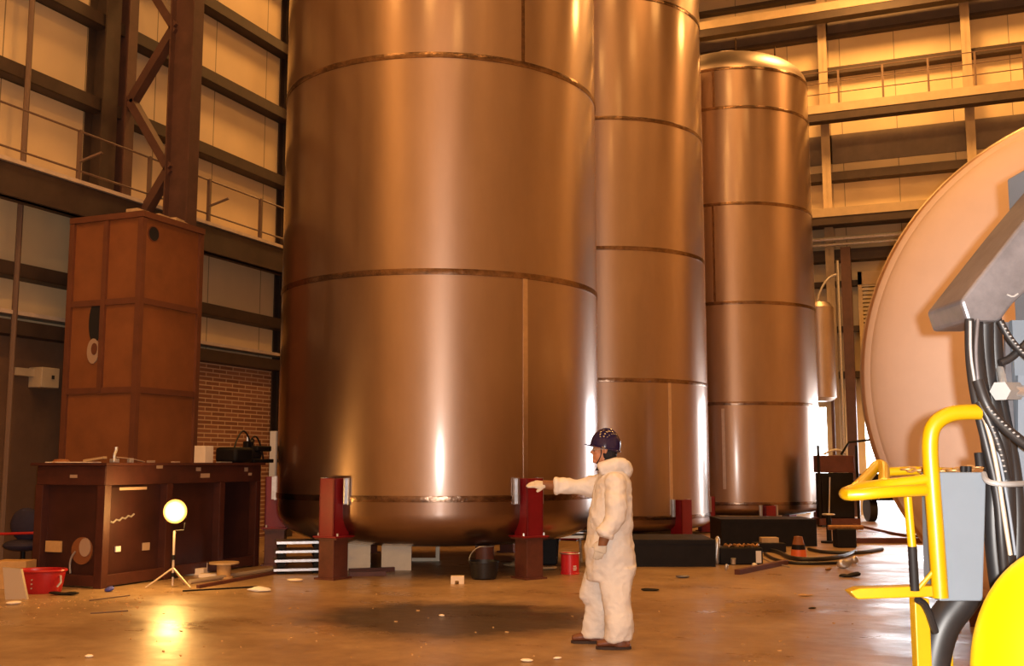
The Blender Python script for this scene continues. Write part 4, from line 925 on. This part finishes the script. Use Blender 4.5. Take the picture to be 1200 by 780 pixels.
# joints
neck = W(712, 548, 0); headc = W(708, 526, 0)
shL, shR = W(722, 567, -.20), W(716, 566, .18)
elL, wrL = W(724, 606, -.27), W(707, 632, -.27)
elR, wrR = W(676, 569, .16), W(641, 568, .10)
hipL, hipR = W(720, 662, -.10), W(712, 662, .10)
knL, knR = W(722, 704, -.13), W(703, 700, .13)
anL, anR = W(728, 744, -.15), W(698, 741, .15)
def hand(g, wrist, dirv, palmn, side, curl, r=1.0, thumbdir=None):
    """five separate fingers; dirv along the hand, side across it towards the thumb"""
    dirv = dirv.normalized(); side = (side - dirv * side.dot(dirv)).normalized(); pn = dirv.cross(side)
    if pn.dot(palmn) < 0: pn = -pn
    pc_ = wrist + dirv * .052
    g.loft([(wrist, side * .028 * r, pn * .021 * r), (wrist + dirv * .03, side * .036 * r, pn * .019 * r), (wrist + dirv * .07, side * .042 * r, pn * .017 * r), (wrist + dirv * .092, side * .039 * r, pn * .014 * r)], 16)
    for k, (off, L_) in enumerate(((.030, .070), (.010, .078), (-.010, .073), (-.029, .058))):
        a = wrist + dirv * .085 + side * off; d = dirv.copy(); pts = [(a, .0095 * r)]
        for s_, f in enumerate((.42, .32, .26)):
            ang = curl[k] * (.6 + .45 * s_); dd = (dirv * math.cos(ang) + pn * math.sin(ang)).normalized()
            a = a + dd * L_ * f; pts.append((a, (.0092 - .0008 * s_) * r))
        limb(g, pts)
    tb_ = (thumbdir or (dirv * .7 + side * .7 + pn * .35)).normalized(); a = wrist + dirv * .022 + side * .026
    limb(g, [(a, .013 * r), (a + tb_ * .035, .0115 * r), (a + tb_ * .035 + (tb_ + dirv * .6 + pn * .3).normalized() * .028, .010 * r)])
def body_mesh():
    g = MB()
    # head facing image left: forward = -RT
    f = -RT; dn = -HD
    tilt = (TOPV * .98 - f * .12).normalized()
    fa = (f * .99 + TOPV * .10).normalized(); fa = (fa - tilt * fa.dot(tilt)).normalized()
    g.ell(headc + TOPV * .02, (.098, .077, .105), (fa, HD, tilt), 24, 16)
    g.ell(headc + f * .022 - tilt * .055, (.072, .060, .070), (fa, HD, tilt), 20, 12)     # jaw
    g.ell(headc + f * .066 - tilt * .105, (.026, .028, .020), None, 12, 8)                  # chin
    g.loft([(headc + f * .088 + tilt * .015, f * .010, HD * .009), (headc + f * .104 - tilt * .018, f * .013, HD * .012), (headc + f * .108 - tilt * .034, f * .014, HD * .017), (headc + f * .085 - tilt * .044, f * .008, HD * .015)], 10)  # nose
    g.ell(headc + f * .083 - tilt * .066, (.014, .024, .0075), (f, HD, tilt), 12, 8); g.ell(headc + f * .081 - tilt * .081, (.013, .021, .008), (f, HD, tilt), 12, 8)  # lips
    g.ell(headc + f * .085 + tilt * .030, (.014, .055, .010), (f, HD, tilt), 12, 8)         # brow
    for s in (-1, 1):
        g.ell(headc + f * .070 - tilt * .022 + HD * .035 * s, (.022, .022, .020), None, 12, 8)  # cheek
        g.ell(headc - f * .008 - tilt * .012 + HD * .077 * s, (.018, .010, .031), (f, HD, tilt), 12, 8)  # ear
    limb(g, [(headc - tilt * .06 - f * .015, .058), (neck - TOPV * .03, .062)])
    # torso
    g.loft([(neck - TOPV * .02, RT * .06, HD * .08), (W(716, 562), RT * .09, HD * .17), (W(717, 590), RT * .11, HD * .17), (W(716, 625), RT * .10, HD * .145), (W(715, 655), RT * .115, HD * .16), (W(716, 672), RT * .09, HD * .14)], 20)
    limb(g, [(shL, .055), (elL, .042), (wrL, .027)]); limb(g, [(shR, .055), (elR, .042), (wrR, .027)]); limb(g, [(shL, .06), (neck - TOPV * .05, .06), (shR, .06)])
    limb(g, [(hipL, .085), (knL, .058), (anL, .04)]); limb(g, [(hipR, .085), (knR, .058), (anR, .04)])
    for an, s in ((anL, 0), (anR, 0)):
        b_ = Vector((an.x, an.y, .045)); limb(g, [(b_ + RT * .03, .036), (b_ - RT * .16, .028)]); limb(g, [(an, .04), (b_, .036)])
    hand(g, wrL, (W(700, 655, -.28) - wrL), -RT * .2 + HD, -RT, (.35, .4, .45, .5), .8)
    hand(g, wrR, (W(620, 567, .08) - wrR), -TOPV, -HD * .4 - TOPV * .3, (.15, .2, .3, .35), .8, (-RT * .65 - TOPV * .55 - HD * .2))
    return remeshed(g, .0065, 3)
person = link('person', body_mesh(), 'skin'); 
tag(person, 'person in white hooded coverall and dark helmet, arm stretched towards the red leg', 'person')
base_p = WL['person']
def wrinkle(me, amp, sc_, seed=0, stretch=(1, 1, 1), z_lo=None):
    nrm = [v.normal.copy() for v in me.vertices]
    for v, n in zip(me.vertices, nrm):
        q = Vector((v.co.x * stretch[0], v.co.y * stretch[1], v.co.z * stretch[2])) * sc_ + Vector((seed, seed, seed))
        k = 1 - abs(noise.noise(q)) * 2.2; k2 = noise.noise(q * 2.3)
        v.co += n * amp * (k * .8 + k2 * .5)
# coverall
g = MB()
def sec(x0, x1, y, rb, d=0, lean=0): return (W((x0 + x1) / 2, y, d), RT * px2((x1 - x0) / 2), HD * rb)
g.loft([sec(704, 727, 549, .085), sec(703, 734, 556, .16), sec(699, 738, 566, .225), sec(696, 739, 582, .225), sec(692, 740, 600, .21), sec(690, 740, 615, .20), sec(691, 738, 626, .19), sec(688, 741, 638, .205), sec(688, 743, 652, .215), sec(688, 743, 666, .205), sec(690, 741, 678, .18)], 28)
# legs
g.loft([sec(688, 728, 664, .115, .09), sec(684, 722, 682, .11, .11), sec(681, 719, 698, .105, .13), sec(687, 718, 708, .10, .14), sec(685, 714, 728, .098, .15), sec(683, 712, 746, .092, .15)], 20)
g.loft([sec(700, 743, 664, .12, -.09), sec(704, 740, 682, .11, -.11), sec(708, 738, 698, .105, -.13), sec(709, 738, 712, .10, -.14), sec(711, 740, 732, .10, -.15), sec(710, 739, 750, .09, -.15)], 20)
# sleeves
limb(g, [(W(721, 566, -.17), .085), (W(722, 586, -.24), .082), (W(722, 606, -.27), .075), (W(715, 617, -.28), .068), (W(711, 621, -.28), .066)])
limb(g, [(W(712, 566, .14), .085), (W(692, 570, .17), .078), (W(672, 570, .16), .066), (W(655, 569, .12), .058)])
# rolled cuffs
for c_, n_, r_ in ((W(709.5, 624, -.28), (W(707, 632, -.27) - W(715, 617, -.28)).normalized(), .062), (W(652, 569, .115), -RT, .056)):
    a1 = n_.cross(HD).normalized(); b1 = n_.cross(a1).normalized()
    g.tube([c_ + a1 * r_ * math.cos(u) + b1 * r_ * math.sin(u) for u in [2 * PI * i / 16 for i in range(16)]], .014, 8, True)
# hood folded at the back of the neck
g.loft([(W(706, 551, 0), RT * .02, HD * .09), (W(714, 548, 0), RT * .05, HD * .115 + TOPV * .0), (W(724, 548, 0), RT * .055, HD * .12), (W(733, 550, 0), RT * .035, HD * .10)], 18)
g.tube([W(704, 550, -.09), W(716, 545, -.11), W(728, 543, -.09), W(734, 549, -.04), W(735, 550, .02), W(730, 545, .09), W(716, 546, .11)], .046, 12, smooth=2)
g.ell(W(732, 552, 0), (.055, .1, .06), (RT, HD, TOPV), 16, 10)
cm = remeshed(g, .0085, 6, .6); wrinkle(cm, .020, 4.5, 1, (1, 1, .75)); wrinkle(cm, .006, 11, 5, (1, 1, 1.2)); cm.update()
link('coverall', cm, 'suit', person, sharp=180)
# trouser bunching and zip
MB().tube([W(701, 556, -.085), W(697, 570, -.10), W(694, 590, -.10), W(692, 612, -.09)], .0035, 6, smooth=1).build('zip', 'glove', person)
# gloves with five fingers, brown cuffs
g = MB(); hand(g, wrL + (W(700, 655, -.28) - wrL).normalized() * .015, (W(700, 655, -.28) - wrL), -RT * .2 + HD, -RT, (.35, .4, .45, .5), 1.35); link('glove', remeshed(g, .005, 2), 'glove', person, sharp=180)
g = MB(); hand(g, wrR + (W(620, 567, .08) - wrR).normalized() * .015, (W(620, 567, .08) - wrR), -TOPV, -HD * .4 - TOPV * .3, (.12, .2, .3, .38), 1.3, (-RT * .65 - TOPV * .6 - HD * .2)); link('glove', remeshed(g, .005, 2), 'glove', person, sharp=180)
d = (W(706, 636, -.275) - W(711, 622, -.28)); MB().loft([(W(711, 622, -.28), RT * .046, HD * .046), (W(708.5, 630, -.278), RT * .046, HD * .044), (W(705.5, 639, -.275), RT * .040, HD * .038)], 18).build('glove_cuff', 'cuff', person)
MB().loft([(W(655, 568.5, .12), TOPV * .046, HD * .046), (W(645, 568.5, .11), TOPV * .044, HD * .044), (W(636, 567.5, .10), TOPV * .038, HD * .038)], 18).build('glove_cuff', 'cuff', person)
# boots
for (an, toe, heel) in ((anL, None, None), (anR, None, None)):
    b_ = Vector((an.x, an.y, 0)); g = MB()
    g.loft([(b_ + RT * .0 + TOPV * .16, RT * .055, HD * .05), (b_ + TOPV * .09, RT * .062, HD * .052), (b_ - RT * .0 + TOPV * .05, RT * .075, HD * .052), (b_ + TOPV * .022, RT * .08, HD * .050)], 16)
    g.loft([(b_ + RT * .07 + TOPV * .05, TOPV * .035, HD * .042), (b_ + TOPV * .058, TOPV * .045, HD * .046), (b_ - RT * .08 + TOPV * .058, TOPV * .042, HD * .048), (b_ - RT * .15 + TOPV * .050, TOPV * .034, HD * .050), (b_ - RT * .205 + TOPV * .043, TOPV * .024, HD * .038)], 18)
    bo = link('boot', remeshed(g, .006, 4), 'boot', person, sharp=180)
    g = MB(); n_ = 28; prof = []
    for i in range(n_):
        u = 2 * PI * i / n_; x = math.cos(u); prof.append(b_ - RT * .065 + RT * .15 * x + HD * (.054 if x < 0 else .046) * math.sin(u) + TOPV * .001)
    g.prism(prof, TOPV * .022).build('sole', 'sole', bo, smooth=False)
# helmet
f = -RT; hx = (TOPV * .97 + RT * .20).normalized(); ff = (f - hx * f.dot(hx)).normalized(); hcn = headc + TOPV * .035 + RT * .012
g = MB(); rows = []
nn = 36
for i in range(10):
    t = i / 9; r = math.cos(t * PI / 2) ** .8; z = math.sin(t * PI / 2)
    if i == 9: rows.append([g.bm.verts.new(hcn + hx * .135)])
    else: rows.append([g.bm.verts.new(hcn + ff * .133 * r * math.cos(u) + HD * .108 * r * math.sin(u) + hx * (.135 * z)) for u in [2 * PI * k / nn for k in range(nn)]])
for a, b in zip(rows, rows[1:]):
    for k in range(nn):
        if len(b) == 1: g.bm.faces.new((a[k], a[(k + 1) % nn], b[0]))
        else: g.bm.faces.new((a[k], a[(k + 1) % nn], b[(k + 1) % nn], b[k]))
low = [g.bm.verts.new(v.co - hx * (.035 + .012 * (-(v.co - hcn).dot(ff) / .133)) ) for v in rows[0]]
for k in range(nn): g.bm.faces.new((low[k], low[(k + 1) % nn], rows[0][(k + 1) % nn], rows[0][k]))
hel = g.build('helmet', 'helmet', person)
hel.modifiers.new('sub', 'SUBSURF').render_levels = 1
so = hel.modifiers.new('shell', 'SOLIDIFY'); so.thickness = .004
MB().tube([hcn + ff * .137 * math.cos(u) * 1.0 + HD * .112 * math.sin(u) - hx * .030 for u in [2 * PI * k / 32 for k in range(32)]], .006, 8, True).build('brim', 'helmet', hel)
g = MB(); pk = []
for k in range(-5, 6):
    u = k / 5 * .75; pk.append(hcn + ff * (.132 * math.cos(u)) + HD * .108 * math.sin(u) - hx * .026)
for k in range(5, -6, -1):
    u = k / 5 * .75; pk.append(hcn + ff * (.132 * math.cos(u) + .048 * math.cos(u * 1.6)) + HD * .095 * math.sin(u) - hx * .034)
g.prism(pk, hx * .006).build('peak', 'helmet', hel, smooth=False)
MB().tube([hcn + ff * .118 * math.cos(u) + hx * (.006 + .137 * math.sin(u)) for u in [PI * (.12 + .76 * k / 16) for k in range(17)]], .007, 8).build('ridge', 'helmet', hel)
# hair, strap, glasses, collar
g = MB(); g.ell(headc - f * .035 - TOPV * .035, (.078, .082, .085), (f, HD, TOPV), 20, 14); g.ell(headc - f * .03 - TOPV * .10, (.062, .07, .05), (f, HD, TOPV), 16, 10)
g.build('hair', 'hair', person)
MB().tube([headc + f * .035 + HD * -.079 + TOPV * .02, headc + f * .03 - HD * .074 - TOPV * .05, headc + f * .065 - HD * .03 - TOPV * .122, headc + f * .065 + HD * .03 - TOPV * .122, headc + f * .03 + HD * .074 - TOPV * .05], .0045, 6, smooth=1).build('chin_strap', 'collar', person)
gl = MB()
for s in (-1, 1): gl.ell(headc + f * .094 + HD * .032 * s - TOPV * .006, (.008, .029, .018), (f, HD, TOPV), 14, 8)
gl.build('safety_lenses', 'glass', person)
MB().tube([headc + f * .10 - HD * .058 - TOPV * .002, headc + f * .05 - HD * .080, headc - f * .01 - HD * .084], .003, 6).build('glasses_arm', 'silver', person)
MB().loft([(W(708, 551, 0), RT * .078, HD * .085), (W(710, 546, 0), RT * .074, HD * .078), (W(711, 541, 0), RT * .066, HD * .07)], 20).build('collar', 'collar', person)

# extra fittings lying about the skids
for i, (px, py, mm, sz, nm, lb) in enumerate((
    (851, 668, 'silver', (.03, .03, .05), 'hose_coupling', 'small silver coupling on the floor below the power pack, left one'),
    (884, 667, 'silver', (.035, .03, .04), 'hose_coupling', 'small silver coupling on the floor below the power pack, right one'),
    (1002, 660, 'silver', (.05, .04, .05), 'hose_coupling', 'silver coupling at the far right end of the floor hoses'),
    (970, 668, 'chain', (.06, .04, .03), 'rusty_clamp', 'rusty clamp on the floor in front of the black hoses'))):
    crumple(nm, mm, at(px, py), sz, lb, 'fitting', 30 + i)
p = at(972, 636); vs2 = empty('valve_stand', p, 'dark valve stand with silver handwheel just right of the rear skid', 'valve')
MB().cyl(p, p + TOPV * .55, .05).build('stem', 'blackmetal', vs2); MB().cyl(p, p + TOPV * .04, .16).build('base', 'blackmetal', vs2)
MB().tube([p + TOPV * .55 + RT * .11 * math.cos(u) + HD * .11 * math.sin(u) for u in [2 * PI * i / 18 for i in range(18)]], .014, 8, True).build('handwheel', 'silver', vs2)
MB().bar(p + TOPV * .55 - RT * .11, p + TOPV * .55 + RT * .11, .02, .02).build('spoke', 'silver', vs2, smooth=False)
